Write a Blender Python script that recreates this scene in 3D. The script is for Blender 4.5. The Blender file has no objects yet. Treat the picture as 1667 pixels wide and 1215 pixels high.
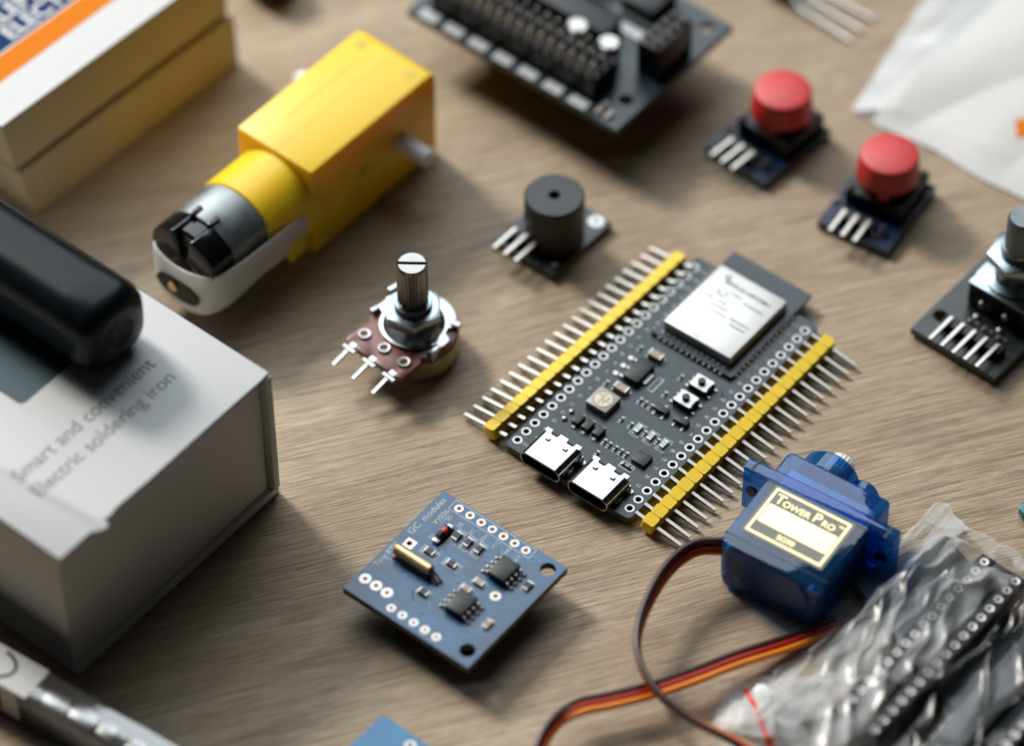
import bpy, bmesh, math, random
from mathutils import Vector, Matrix, noise
from math import sin, cos, pi, radians, sqrt
random.seed(7)
S = 0.001                       # everything below is written in millimetres
sc = bpy.context.scene

# ------------------------------------------------------------------ camera
cd = bpy.data.cameras.new('camera'); cam = bpy.data.objects.new('camera', cd)
sc.collection.objects.link(cam); sc.camera = cam
cam.location = (0, -453.983*S, 531.276*S)
_r = Vector((0.99998407, -0.00429085, -0.0036666)); _u = Vector((0.00564405, 0.76023075, 0.64962863)); _f = Vector((0, 0.64963898, -0.76024285))
cam.matrix_world = Matrix(((_r.x, _u.x, -_f.x, 0), (_r.y, _u.y, -_f.y, -453.983*S), (_r.z, _u.z, -_f.z, 531.276*S), (0, 0, 0, 1)))
cd.sensor_width = 36; cd.lens = 133.89; cd.clip_start = 0.01; cd.clip_end = 50
cd.dof.use_dof = True; cd.dof.focus_distance = 0.676; cd.dof.aperture_fstop = 6.2; cd.dof.aperture_blades = 0

# ------------------------------------------------------------------ world and lamps
w = bpy.data.worlds.new('World'); sc.world = w; w.use_nodes = True
bg = w.node_tree.nodes['Background']; bg.inputs[0].default_value = (0.80, 0.84, 0.9, 1); bg.inputs[1].default_value = 0.014

def area(name, loc, target, sx, sy, power, color):
    l = bpy.data.lights.new(name, 'AREA'); l.shape = 'RECTANGLE'; l.size = sx; l.size_y = sy; l.energy = power; l.color = color
    o = bpy.data.objects.new(name, l); sc.collection.objects.link(o); o.location = loc
    o.rotation_euler = (Vector(target)-Vector(loc)).to_track_quat('-Z', 'Y').to_euler(); return o
area('window_light', (-0.156, 0.83, 0.99), (0, 0.0, 0), 1.24, 0.94, 15.0, (0.88, 0.955, 1.0))
area('added_key_light', (-0.85, 0.95, 0.98), (0, 0, 0), 0.32, 0.32, 27.0, (1.0, 0.93, 0.84))  # small key lamp added from the back left for directional shadows, not a window

sc.view_settings.view_transform = 'Standard'; sc.view_settings.look = 'None'; sc.view_settings.exposure = 0; sc.view_settings.gamma = 1
sc.cycles.max_bounces = 10; sc.cycles.transparent_max_bounces = 16; sc.cycles.caustics_reflective = False; sc.cycles.caustics_refractive = False
sc.cycles.sample_clamp_indirect = 6

# ------------------------------------------------------------------ materials
def nodes(name):
    m = bpy.data.materials.new(name); m.use_nodes = True; nt = m.node_tree
    return m, nt, nt.nodes['Principled BSDF']
def setin(b, **k):
    for a, v in k.items():
        n = {'color': 'Base Color', 'rough': 'Roughness', 'metal': 'Metallic', 'spec': 'Specular IOR Level', 'trans': 'Transmission Weight', 'ior': 'IOR', 'coat': 'Coat Weight', 'coatr': 'Coat Roughness', 'sss': 'Subsurface Weight', 'alpha': 'Alpha', 'aniso': 'Anisotropic'}[a]
        if a == 'color': v = (*v, 1)
        b.inputs[n].default_value = v
def mat(name, color, rough=0.5, var=0.12, vscale=300, bump=0.0, bscale=2000, rvar=0.1, **k):
    """principled with procedural colour, roughness and bump variation (scales per metre)"""
    m, nt, b = nodes(name); setin(b, color=color, rough=rough, **k)
    N, L = nt.nodes.new, nt.links.new
    tc = N('ShaderNodeTexCoord')
    nz = N('ShaderNodeTexNoise'); nz.inputs['Scale'].default_value = vscale; nz.inputs['Detail'].default_value = 5
    L(tc.outputs['Object'], nz.inputs['Vector'])
    mr = N('ShaderNodeMapRange'); mr.inputs['From Min'].default_value = .3; mr.inputs['From Max'].default_value = .7
    mr.inputs['To Min'].default_value = 1-var; mr.inputs['To Max'].default_value = 1+var; L(nz.outputs['Fac'], mr.inputs['Value'])
    mx = N('ShaderNodeVectorMath'); mx.operation = 'SCALE'; mx.inputs[0].default_value = color; L(mr.outputs[0], mx.inputs['Scale'])
    L(mx.outputs[0], b.inputs['Base Color'])
    r2 = N('ShaderNodeMapRange'); r2.inputs['To Min'].default_value = max(0.01, rough-rvar*rough*2); r2.inputs['To Max'].default_value = min(1, rough+rvar*rough*2)
    L(nz.outputs['Fac'], r2.inputs['Value']); L(r2.outputs[0], b.inputs['Roughness'])
    if bump:
        n2 = N('ShaderNodeTexNoise'); n2.inputs['Scale'].default_value = bscale; n2.inputs['Detail'].default_value = 3
        L(tc.outputs['Object'], n2.inputs['Vector'])
        bp = N('ShaderNodeBump'); bp.inputs['Strength'].default_value = 0.5; bp.inputs['Distance'].default_value = bump*S
        L(n2.outputs['Fac'], bp.inputs['Height']); L(bp.outputs[0], b.inputs['Normal'])
    return m

def wood():
    m, nt, b = nodes('wood_laminate'); N, L = nt.nodes.new, nt.links.new
    tc = N('ShaderNodeTexCoord'); mp = N('ShaderNodeMapping'); mp.inputs['Rotation'].default_value = (0, 0, radians(-17)); mp.inputs['Scale'].default_value = (1000, 1000, 1000)
    L(tc.outputs['Object'], mp.inputs['Vector'])
    # slow wander of the grain
    wn = N('ShaderNodeTexNoise'); wn.inputs['Scale'].default_value = 0.013; wn.inputs['Detail'].default_value = 2
    L(mp.outputs[0], wn.inputs['Vector'])
    ws = N('ShaderNodeVectorMath'); ws.operation = 'SCALE'; ws.inputs['Scale'].default_value = 5.0
    wsub = N('ShaderNodeVectorMath'); wsub.operation = 'SUBTRACT'; wsub.inputs[1].default_value = (.5, .5, .5)
    L(wn.outputs['Color'], wsub.inputs[0]); L(wsub.outputs[0], ws.inputs[0])
    wa = N('ShaderNodeVectorMath'); wa.operation = 'ADD'; L(mp.outputs[0], wa.inputs[0]); L(ws.outputs[0], wa.inputs[1])
    def streak(sx, sy, det, rough=.6, off=0):
        q = N('ShaderNodeMapping'); q.inputs['Scale'].default_value = (sx, sy, 1); q.inputs['Location'].default_value = (off, off*1.7, 0)
        L(wa.outputs[0], q.inputs['Vector'])
        n = N('ShaderNodeTexNoise'); n.inputs['Scale'].default_value = 1; n.inputs['Detail'].default_value = det; n.inputs['Roughness'].default_value = rough
        L(q.outputs[0], n.inputs['Vector']); return n.outputs['Fac']
    broad = streak(.006, .05, 3); med = streak(.012, .28, 3, .5, 11); fine = streak(.07, 2.3, 3, .6, 37); pore = streak(.22, 6.5, 3, .7, 71)
    def rng(v, a, b_, c, d):
        q = N('ShaderNodeMapRange'); q.inputs['From Min'].default_value = a; q.inputs['From Max'].default_value = b_; q.inputs['To Min'].default_value = c; q.inputs['To Max'].default_value = d
        L(v, q.inputs['Value']); return q.outputs[0]
    def mul(a, c):
        q = N('ShaderNodeMath'); q.operation = 'MULTIPLY'; L(a, q.inputs[0]); L(c, q.inputs[1]); return q.outputs[0]
    cr = N('ShaderNodeValToRGB'); e = cr.color_ramp.elements
    e[0].position = .30; e[0].color = (.36, .27, .18, 1); e[1].position = .72; e[1].color = (.52, .42, .305, 1)
    mid = cr.color_ramp.elements.new(.5); mid.color = (.43, .335, .235, 1)
    L(broad, cr.inputs['Fac'])
    g = mul(rng(med, .35, .65, .95, 1.04), rng(fine, .36, .54, .70, 1.05)); g = mul(g, rng(pore, .36, .50, .70, 1.05))
    sc_ = N('ShaderNodeVectorMath'); sc_.operation = 'SCALE'; L(cr.outputs[0], sc_.inputs[0]); L(g, sc_.inputs['Scale'])
    L(sc_.outputs[0], b.inputs['Base Color'])
    hb = N('ShaderNodeMath'); hb.operation = 'MULTIPLY_ADD'; hb.inputs[1].default_value = .45; L(rng(pore, .3, .6, 0, 1), hb.inputs[0]); L(rng(fine, .33, .6, 0, 1), hb.inputs[2])
    bp = N('ShaderNodeBump'); bp.inputs['Strength'].default_value = .9; bp.inputs['Distance'].default_value = .10*S; L(hb.outputs[0], bp.inputs['Height'])
    L(bp.outputs[0], b.inputs['Normal']); setin(b, rough=.52, spec=.4)
    return m
def brushed(name, color, rough):
    return mat(name, color, rough, var=.05, vscale=250, rvar=.15, metal=1.0)
def film(name, tint, milk, gloss, rough=.18, body=(.85, .87, .88), even=0, clear_y=None):
    """thin clear plastic: see-through, glossy, slightly milky"""
    m = bpy.data.materials.new(name); m.use_nodes = True; nt = m.node_tree; nt.nodes.clear(); N, L = nt.nodes.new, nt.links.new
    out = N('ShaderNodeOutputMaterial'); tr = N('ShaderNodeBsdfTransparent'); tr.inputs[0].default_value = (*tint, 1)
    gl = N('ShaderNodeBsdfGlossy'); gl.inputs['Roughness'].default_value = rough; gl.inputs['Color'].default_value = (1, 1, 1, 1)
    df = N('ShaderNodeBsdfTranslucent'); df.inputs[0].default_value = (*body, 1); d2 = N('ShaderNodeBsdfDiffuse'); d2.inputs[0].default_value = (*body, 1)
    md = N('ShaderNodeMixShader'); md.inputs[0].default_value = .5; L(df.outputs[0], md.inputs[1]); L(d2.outputs[0], md.inputs[2])
    tc = N('ShaderNodeTexCoord'); nz = N('ShaderNodeTexNoise'); nz.inputs['Scale'].default_value = 110; nz.inputs['Detail'].default_value = 5; L(tc.outputs['Object'], nz.inputs['Vector'])
    mr = N('ShaderNodeMapRange'); mr.inputs['From Min'].default_value = .35; mr.inputs['From Max'].default_value = .7; mr.inputs['To Min'].default_value = milk*(.2+.75*even); mr.inputs['To Max'].default_value = milk*(2.2-1.15*even); L(nz.outputs['Fac'], mr.inputs['Value'])
    if clear_y:
        mr.inputs['From Min'].default_value = .46; mr.inputs['From Max'].default_value = .59; mr.inputs['To Min'].default_value = .04; mr.inputs['To Max'].default_value = milk*1.7; nz.inputs['Detail'].default_value = 3
        mp = N('ShaderNodeMapping'); mp.inputs['Scale'].default_value = (.42, 1.7, 1); mp.inputs['Rotation'].default_value = (0, 0, radians(-18)); L(tc.outputs['Object'], mp.inputs['Vector']); L(mp.outputs[0], nz.inputs['Vector'])
        sp = N('ShaderNodeSeparateXYZ'); L(tc.outputs['Object'], sp.inputs[0]); my = N('ShaderNodeMapRange'); my.inputs['From Min'].default_value = clear_y[0]*S; my.inputs['From Max'].default_value = clear_y[1]*S; my.inputs['To Min'].default_value = .12
        L(sp.outputs['Y'], my.inputs['Value']); mm = N('ShaderNodeMath'); mm.operation = 'MULTIPLY'; L(mr.outputs[0], mm.inputs[0]); L(my.outputs[0], mm.inputs[1]); mr = mm
    m1 = N('ShaderNodeMixShader'); L(mr.outputs[0], m1.inputs[0]); L(tr.outputs[0], m1.inputs[1]); L(md.outputs[0], m1.inputs[2])
    lw = N('ShaderNodeLayerWeight'); lw.inputs['Blend'].default_value = .35
    m3 = N('ShaderNodeMath'); m3.operation = 'MULTIPLY_ADD'; m3.inputs[1].default_value = .20; m3.inputs[2].default_value = gloss; m3.use_clamp = True; L(lw.outputs['Fresnel'], m3.inputs[0])
    m2 = N('ShaderNodeMixShader'); L(m3.outputs[0], m2.inputs[0]); L(m1.outputs[0], m2.inputs[1]); L(gl.outputs[0], m2.inputs[2])
    bp = N('ShaderNodeBump'); bp.inputs['Strength'].default_value = .15; bp.inputs['Distance'].default_value = .2*S; n2 = N('ShaderNodeTexNoise'); n2.inputs['Scale'].default_value = 700; L(tc.outputs['Object'], n2.inputs['Vector']); L(n2.outputs['Fac'], bp.inputs['Height']); L(bp.outputs[0], gl.inputs['Normal'])
    L(m2.outputs[0], out.inputs[0]); return m

M = {}
M['wood'] = wood()
M['pcb_dark'] = mat('dark_slate_solder_mask', (.015, .030, .041), .30, .12, 400, .015, 1500, spec=.38)
M['pcb_trace'] = mat('dark_trace', (.010, .014, .018), .35, .1, spec=.5)
M['pcb_black'] = mat('black_solder_mask', (.010, .013, .016), .33, .12, 400, spec=.5)
M['pcb_blue'] = mat('blue_solder_mask', (.008, .068, .165), .33, .40, 170, .02, 900, spec=.6)
M['pcb_bluetrace'] = mat('covered_copper_trace', (.020, .125, .26), .33, .1, 300, spec=.6)
M['pcb_navy'] = mat('navy_solder_mask', (.003, .014, .048), .33, .15, 300, spec=.3)
M['pcb_sky'] = mat('bright_blue_solder_mask', (.02, .17, .36), .35, .1, 300)
M['pcb_edge'] = mat('fibreglass_edge', (.10, .105, .07), .7, .2, 900)
M['silk'] = mat('white_silkscreen', (.48, .52, .54), .6, .08)
M['silk_dim'] = mat('thin_grey_silkscreen', (.50, .55, .58), .6, .15)
M['tin'] = brushed('tinned_pad', (.40, .40, .385), .42)
M['goldpad'] = mat('copper_gold', (.42, .15, .05), .5, .1, metal=.4)
M['pin'] = brushed('tinned_pin', (.46, .43, .39), .38)
M['steel'] = brushed('stamped_steel', (.40, .41, .42), .24)
M['shield'] = brushed('nickel_shield', (.52, .52, .50), .5)
M['usb'] = brushed('polished_nickel', (.38, .375, .38), .16)
M['zinc'] = brushed('zinc_plated', (.30, .36, .40), .27)
M['darksteel'] = brushed('dark_splined_steel', (.24, .24, .225), .2)
M['motorcan'] = mat('galvanised_motor_can', (.20, .23, .24), .55, .25, 260, .02, 900, metal=1.0)
M['chip'] = mat('black_epoxy', (.010, .012, .014), .46, .15, 800, .02, 6000)
M['black'] = mat('black_plastic', (.005, .006, .007), .36, .15, 500, spec=.35)
M['blackgloss'] = mat('glossy_black_plastic', (.004, .007, .009), .28, .1, 300, spec=.16)
M['capgloss'] = mat('glossy_black_cap', (.004, .005, .006), .14, .1, 300)
M['dark'] = mat('dark_cavity', (.004, .004, .005), .8, .1)
M['yellow'] = mat('yellow_header_plastic', (.86, .59, .010), .45, .06, 500, .01, 3000)
M['yellowbox'] = mat('yellow_gearbox_plastic', (.98, .605, .010), .42, .04, 60, .03, 900)
M['white_nylon'] = mat('milky_nylon', (.70, .71, .69), .42, .07, 150, .03, 500, sss=.0)
M['red'] = mat('red_cap_plastic', (.58, .010, .010), .5, .08, 250, .02, 1500, spec=.8)
M['tan'] = mat('tan_ceramic', (.36, .27, .20), .45, .12, 1500)
M['cream'] = mat('cream_led_window', (.66, .60, .47), .4, .08)
M['ledbody'] = mat('led_grey_white_body', (.38, .36, .34), .4, .05)
M['phenolic'] = mat('red_brown_phenolic', (.155, .042, .025), .33, .3, 500, .03, 1500, spec=.5)
M['brasscan'] = mat('yellowed_can', (.50, .44, .28), .35, .2, 300, metal=.7)
M['gold'] = brushed('gold_foil', (.74, .60, .30), .32)
M['labelgrey'] = mat('smoky_label_film', (.16, .15, .12), .3, .05)
M['cardwhite'] = mat('white_card', (.64, .655, .665), .6, .025, 60, .02, 2500)
M['cardedge'] = mat('kraft_card_edge', (.34, .25, .14), .8, .2, 600)
M['cardcream'] = mat('cream_card', (.42, .35, .225), .75, .05, 80, .02, 2500)
M['orange'] = mat('orange_print', (.72, .20, .004), .55, .03, spec=.08)
M['bluep'] = mat('deep_blue_print', (.004, .035, .13), .55, .05, spec=.08)
M['tealprint'] = mat('slate_teal_print', (.055, .095, .115), .4, .05, 60, spec=.2)
M['greytext'] = mat('grey_ink', (.13, .14, .15), .6, .1)
M['ink'] = mat('black_ink', (.02, .02, .022), .5, .1)
M['lasermark'] = mat('laser_marking', (.07, .068, .06), .7, .1, spec=.1)
M['w_brown'] = mat('brown_wire', (.035, .015, .010), .35, .1)
M['w_red'] = mat('red_wire', (.42, .015, .008), .35, .1)
M['w_orange'] = mat('orange_wire', (.86, .24, .008), .35, .1)
M['pouch'] = mat('white_pouch_film', (.60, .60, .585), .5, .06, 40, .05, 300)
M['pouchgrey'] = film('translucent_pouch_film', (.93, .93, .92), .62, .03, .4, (.46, .46, .45), 1)
M['foam'] = mat('dark_grey_foam', (.07, .085, .09), .8, .1, 600, .1, 2500)
M['bag'] = film('clear_bag_film', (.97, .98, .98), .40, .03, .25, clear_y=(15, 22))
M['bagsoft'] = film('milky_bag_film', (.95, .95, .94), .50, .015, .4, clear_y=(-40, -39))
M['tube'] = film('clear_box_plastic', (.80, .84, .86), .12, .12, .12)
M['whiteplastic'] = mat('white_horn_plastic', (.72, .72, .70), .4, .04)
M['teal'] = mat('teal_plastic', (.01, .16, .20), .3, .1)
M['servo'] = film('blue_translucent_case', (.16, .50, .93), .26, .035, .05, (.035, .20, .50), 1)
for k_ in ('yellowbox', 'white_nylon'):
    pb = M[k_].node_tree.nodes['Principled BSDF']; pb.inputs['Subsurface Weight'].default_value = .5; pb.inputs['Subsurface Radius'].default_value = (1, .30, .03) if k_ == 'yellowbox' else (1, .9, .8); pb.inputs['Subsurface Scale'].default_value = 6*S
M['bronze'] = mat('bronze_bush', (.75, .5, .28), .35, .1, metal=.8)

# ------------------------------------------------------------------ mesh building (millimetres)
class MB:
    def __init__(s): s.bm = bmesh.new(); s.xf = Matrix()
    def _add(s, t, mi, xf=None):
        if xf is not None: bmesh.ops.transform(t, matrix=xf, verts=t.verts)
        for f in t.faces: f.material_index = mi
        me = bpy.data.meshes.new('t'); t.to_mesh(me); t.free(); s.bm.from_mesh(me); bpy.data.meshes.remove(me); return s
    def box(s, x0, x1, y0, y1, z0, z1, bev=0, seg=2, rot=0, mi=0, xf=None):
        t = bmesh.new(); bmesh.ops.create_cube(t, size=1)
        bmesh.ops.scale(t, vec=(abs(x1-x0), abs(y1-y0), abs(z1-z0)), verts=t.verts)
        if bev: bmesh.ops.bevel(t, geom=t.edges[:], offset=bev, segments=seg, affect='EDGES', profile=.5)
        X = Matrix.Translation(((x0+x1)/2, (y0+y1)/2, (z0+z1)/2)) @ Matrix.Rotation(radians(rot), 4, 'Z')
        return s._add(t, mi, (xf @ X) if xf is not None else X)
    def hexa(s, pts, bev=0, mi=0):
        t = bmesh.new(); v = [t.verts.new(p) for p in pts]
        for f in ((3,2,1,0),(4,5,6,7),(0,1,5,4),(1,2,6,5),(2,3,7,6),(3,0,4,7)): t.faces.new([v[i] for i in f])
        if bev: bmesh.ops.bevel(t, geom=t.edges[:], offset=bev, segments=2, affect='EDGES', profile=.5)
        return s._add(t, mi)
    def lathe(s, prof, c=(0,0,0), axis='Z', n=32, mi=0, knurl=None, xf=None):
        """prof: list of (radius, height)"""
        t = bmesh.new(); rings = []
        for k, (r, h) in enumerate(prof):
            if r < 1e-6: rings.append([t.verts.new((0, 0, h))]); continue
            rings.append([t.verts.new(((r*(knurl(i, k) if knurl else 1))*cos(2*pi*i/n), (r*(knurl(i, k) if knurl else 1))*sin(2*pi*i/n), h)) for i in range(n)])
        for a, b in zip(rings, rings[1:]):
            for i in range(n):
                j = (i+1) % n
                if len(a) == 1 and len(b) == 1: break
                if len(a) == 1: t.faces.new((a[0], b[i], b[j]))
                elif len(b) == 1: t.faces.new((a[i], a[j], b[0]))
                else: t.faces.new((a[i], a[j], b[j], b[i]))
        bmesh.ops.recalc_face_normals(t, faces=t.faces)
        X = Matrix.Translation(c)
        if axis == 'X': X = X @ Matrix.Rotation(pi/2, 4, 'Y')
        elif axis == 'Y': X = X @ Matrix.Rotation(-pi/2, 4, 'X')
        elif not isinstance(axis, str): X = X @ Vector(axis).to_track_quat('Z', 'Y').to_matrix().to_4x4()
        return s._add(t, mi, (xf @ X) if xf is not None else X)
    def cyl(s, c, r, h, axis='Z', n=32, bev=0, mi=0, xf=None):
        p = [(0, 0), (r-bev, 0), (r, bev), (r, h-bev), (r-bev, h), (0, h)] if bev else [(0, 0), (r, 0), (r, h), (0, h)]
        return s.lathe(p, c, axis, n, mi, xf=xf)
    def ring(s, c, r0, r1, h, n=28, mi=0): return s.lathe([(r0, 0), (r1, 0), (r1, h), (r0, h), (r0, 0)], c, 'Z', n, mi)
    def plate(s, outer, holes, z0, z1, mi=0, side=None):
        t = bmesh.new(); edges = []
        def loop(ps):
            v = [t.verts.new((p[0], p[1], z1)) for p in ps]
            for i in range(len(v)): edges.append(t.edges.new((v[i], v[(i+1) % len(v)])))
        loop(outer)
        for (x, y, r) in holes: loop([(x+r*cos(2*pi*i/14), y+r*sin(2*pi*i/14)) for i in range(14)])
        bmesh.ops.triangle_fill(t, edges=edges, use_beauty=True)
        top = t.faces[:]
        ex = bmesh.ops.extrude_face_region(t, geom=top)
        bmesh.ops.translate(t, vec=(0, 0, z0-z1), verts=[g for g in ex['geom'] if isinstance(g, bmesh.types.BMVert)])
        bmesh.ops.recalc_face_normals(t, faces=t.faces)
        sides = [f for f in t.faces if abs(f.normal.z) < .5]
        for f in t.faces: f.material_index = mi
        if side is not None:
            for f in sides: f.material_index = side
        me = bpy.data.meshes.new('t'); t.to_mesh(me); t.free(); s.bm.from_mesh(me); bpy.data.meshes.remove(me); return s
    def prism(s, outer, z0, z1, bev=0, mi=0, xf=None, seg=2):
        t = bmesh.new(); f = t.faces.new([t.verts.new((p[0], p[1], z0)) for p in outer])
        ex = bmesh.ops.extrude_face_region(t, geom=[f])
        bmesh.ops.translate(t, vec=(0, 0, z1-z0), verts=[g for g in ex['geom'] if isinstance(g, bmesh.types.BMVert)])
        bmesh.ops.recalc_face_normals(t, faces=t.faces)
        if bev:
            bmesh.ops.bevel(t, geom=[e for e in t.edges if e.calc_face_angle(0) > .4], offset=bev, segments=seg, affect='EDGES', profile=.5)
        return s._add(t, mi, xf)
    def bar(s, a, b, w, h=None, bev=0, mi=0, taper=0):
        """square bar from a to b"""
        a, b = Vector(a), Vector(b); h = h or w; L = (b-a).length
        X = Matrix.Translation((a+b)/2) @ (b-a).to_track_quat('X', 'Z').to_matrix().to_4x4()
        t = bmesh.new(); bmesh.ops.create_cube(t, size=1); bmesh.ops.scale(t, vec=(L, w, h), verts=t.verts)
        if taper:
            ends = [f for f in t.faces if abs(f.normal.x) > .9]
            for f in ends:
                r = bmesh.ops.extrude_face_region(t, geom=[f]); vs = [g for g in r['geom'] if isinstance(g, bmesh.types.BMVert)]
                bmesh.ops.translate(t, vec=(taper*(1 if f.normal.x > 0 else -1), 0, 0), verts=vs)
                c = sum((v.co for v in vs), Vector())/len(vs)
                for v in vs: v.co = Vector((v.co.x, c.y+(v.co.y-c.y)*.45, c.z+(v.co.z-c.z)*.45))
            bmesh.ops.delete(t, geom=ends, context='FACES_ONLY')
        elif bev: bmesh.ops.bevel(t, geom=t.edges[:], offset=bev, segments=1, affect='EDGES')
        return s._add(t, mi, X)
    def tube(s, pts, r, n=12, mi=0, sub=10):
        P = [Vector(p) for p in pts]; C = []
        for i in range(len(P)-1):
            p0 = P[max(i-1, 0)]; p1 = P[i]; p2 = P[i+1]; p3 = P[min(i+2, len(P)-1)]
            for k in range(sub):
                t = k/sub; C.append(.5*((2*p1)+(-p0+p2)*t+(2*p0-5*p1+4*p2-p3)*t*t+(-p0+3*p1-3*p2+p3)*t**3))
        C.append(P[-1]); t = bmesh.new(); rings = []; up = Vector((0, 0, 1))
        for i, c in enumerate(C):
            d = (C[min(i+1, len(C)-1)]-C[max(i-1, 0)]).normalized(); sd = d.cross(up)
            if sd.length < .05: sd = d.cross(Vector((0, 1, 0)))
            sd.normalize(); u = sd.cross(d)
            rings.append([t.verts.new(c+r*(cos(2*pi*k/n)*sd+sin(2*pi*k/n)*u)) for k in range(n)])
        for a, b in zip(rings, rings[1:]):
            for k in range(n): t.faces.new((a[k], a[(k+1) % n], b[(k+1) % n], b[k]))
        t.faces.new(rings[0][::-1]); t.faces.new(rings[-1]); bmesh.ops.recalc_face_normals(t, faces=t.faces)
        return s._add(t, mi)
    def sheet(s, nu, nv, fn, thick=0, mi=0):
        t = bmesh.new(); V = [[t.verts.new(fn(i/nu, j/nv)) for j in range(nv+1)] for i in range(nu+1)]
        for i in range(nu):
            for j in range(nv): t.faces.new((V[i][j], V[i+1][j], V[i+1][j+1], V[i][j+1]))
        if thick: bmesh.ops.solidify(t, geom=t.faces[:], thickness=thick)
        return s._add(t, mi)
    def build(s, name, mats, parent=None, angle=35):
        bmesh.ops.transform(s.bm, matrix=Matrix.Scale(S, 4), verts=s.bm.verts)
        me = bpy.data.meshes.new(name); s.bm.to_mesh(me); s.bm.free()
        for m in (mats if isinstance(mats, (list, tuple)) else [mats]): me.materials.append(M[m])
        me.shade_smooth(); me.set_sharp_from_angle(angle=radians(angle))
        o = bpy.data.objects.new(name, me); sc.collection.objects.link(o)
        if parent: o.parent = parent
        return o
def thing(name, label, cat, loc=(0,0,0), rot=0, group=None):
    o = bpy.data.objects.new(name, None); sc.collection.objects.link(o); o.empty_display_size = .005
    o.location = [c*S for c in loc]; o.rotation_euler = (0, 0, radians(rot)); tag(o, label, cat, group); return o
def tag(o, label, cat, group=None):
    o['label'] = label; o['category'] = cat
    if group: o['group'] = group
    return o
_tc = [0]
def text_bm(mb, body, size, loc, rot=0, h=.03, mi=0, sx=1, bold=0, align='LEFT'):
    c = bpy.data.curves.new('t', 'FONT'); c.body = body; c.size = size; c.extrude = h/2; c.align_x = align; c.offset = bold
    o = bpy.data.objects.new('t', c); sc.collection.objects.link(o); bpy.context.view_layer.update()
    me = bpy.data.meshes.new_from_object(o.evaluated_get(bpy.context.evaluated_depsgraph_get()))
    t = bmesh.new(); t.from_mesh(me); bpy.data.meshes.remove(me); bpy.data.objects.remove(o); bpy.data.curves.remove(c)
    X = Matrix.Translation(loc) @ Matrix.Rotation(radians(rot), 4, 'Z') @ Matrix.Diagonal((sx, 1, 1, 1))
    mb._add(t, mi, X); return mb
def copy_part(o, parent, loc=(0,0,0)):
    c = o.copy(); sc.collection.objects.link(c); c.parent = parent; c.location = [v*S for v in loc]
    for ch in list(o.children):
        d = ch.copy(); sc.collection.objects.link(d); d.parent = c
    return c
def rrect(x0, x1, y0, y1, r, n=5):
    P = []
    for cx, cy, a0 in ((x1-r, y1-r, 0), (x0+r, y1-r, 90), (x0+r, y0+r, 180), (x1-r, y0+r, 270)):
        for k in range(n+1):
            a = radians(a0+90*k/n); P.append((cx+r*cos(a), cy+r*sin(a)))
    return P

# ------------------------------------------------------------------ the table
mb = MB(); mb.box(-900, 900, -700, 1100, -22, 0)
tb = mb.build('table_top', 'wood'); tb['kind'] = 'structure'

# ------------------------------------------------------------------ microcontroller board
PY = -25.4; ZT = 2.0
mcu = thing('microcontroller_board', 'dark grey board with two silver usb ports and silver radio module, between yellow pin headers', 'circuit board', (0.912, -17.582, 0), 51.30)
holes = [(i*2.54, 0, .52) for i in range(22)] + [(i*2.54, PY, .52) for i in range(22)]
b = MB(); b.plate(rrect(-2.1, 55.9, -26.9, 1.3, 1.0), holes, .4, ZT, 0, 1)
def trace(pts, wd=.16):
    for a, c in zip(pts, pts[1:]): b.bar((*a, ZT+.006), (*c, ZT+.006), wd, .02, mi=2)
rnd = random.Random(3)
for k in range(7): trace([(13+k*.2, -22.2-k*.28), (13.6+k*.3, -22.9-k*.1-.1*k), (31-k*.2, -22.9-.2*k), (33-k*.3, -21.4-.25*k)], .1)
for k in range(5): trace([(4+k, -2.0-k*.3), (9+k*2, -2.0-k*.33), (30+k, -2.0-k*.33), (33, -2.6-k*.3)], .1)
for k in range(6): trace([(9.9, -12.6-k), (11.6+k*.15, -12.8-k*.9), (12.6+k*.2, -13.9-k*.9), (14.5, -14-k*1.3)], .12)
for k in range(6): trace([(11.8, -19.4-k*.45), (13+.3*k, -19.6-k*.5), (14.0, -21-k*.3)], .12)
for k in range(26):
    x = rnd.uniform(11, 33); y = rnd.uniform(-23, -3); l = rnd.uniform(1, 4); d = rnd.choice((0, 45, 90, 135)); x2 = x+l*cos(radians(d)); y2 = y+l*sin(radians(d))
    if x2 < 34 and -24 < y2 < -2: trace([(x, y), (x2, y2), (x2+rnd.uniform(.6, 2.5), y2)], .13)
for k in range(60): b.cyl((rnd.uniform(0, 34), rnd.uniform(-23.3, -2.2), ZT-.01), .17, .03, n=8, mi=2)
b.build('circuit_board', ['pcb_dark', 'pcb_edge', 'pcb_trace'], mcu)
r_ = MB(); r_.ring((0, 0, ZT), .60, .90, .035)
pad = r_.build('solder_pad', 'tin', mcu)
for i in range(22):
    for y in (0, PY):
        if i or y: copy_part(pad, mcu, (i*2.54, y, 0))
# silkscreen
b = MB()
lr = ['GND','GND','19','20','21','47','48','45','0','35','36','37','38','39','40','41','42','2','1','RX','TX','GND']
ll = ['GND','5V','14','13','12','11','10','9','46','3','8','18','17','16','15','7','6','5','4','RST','3V3','3V3']
for i in range(22):
    text_bm(b, lr[i], .95, (i*2.54+.35, PY+1.35, ZT+.012), 90, .02, align='LEFT')
    text_bm(b, ll[i], .95, (i*2.54+.35, -3.0, ZT+.012), 90, .02, align='LEFT')
def frame(x0, x1, y0, y1, w=.12):
    for q in ((x0, x1, y0, y0+w), (x0, x1, y1-w, y1), (x0, x0+w, y0+w, y1-w), (x1-w, x1, y0+w, y1-w)): b.box(*q, ZT, ZT+.025)
for y in (-15.65, -18.55, -21.44): frame(13.7, 16.9, y-.95, y+.95)
frame(6.5, 8.1, -20.6, -17.8); frame(23.9, 27.7, -12.3, -11.1, .22)
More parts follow.
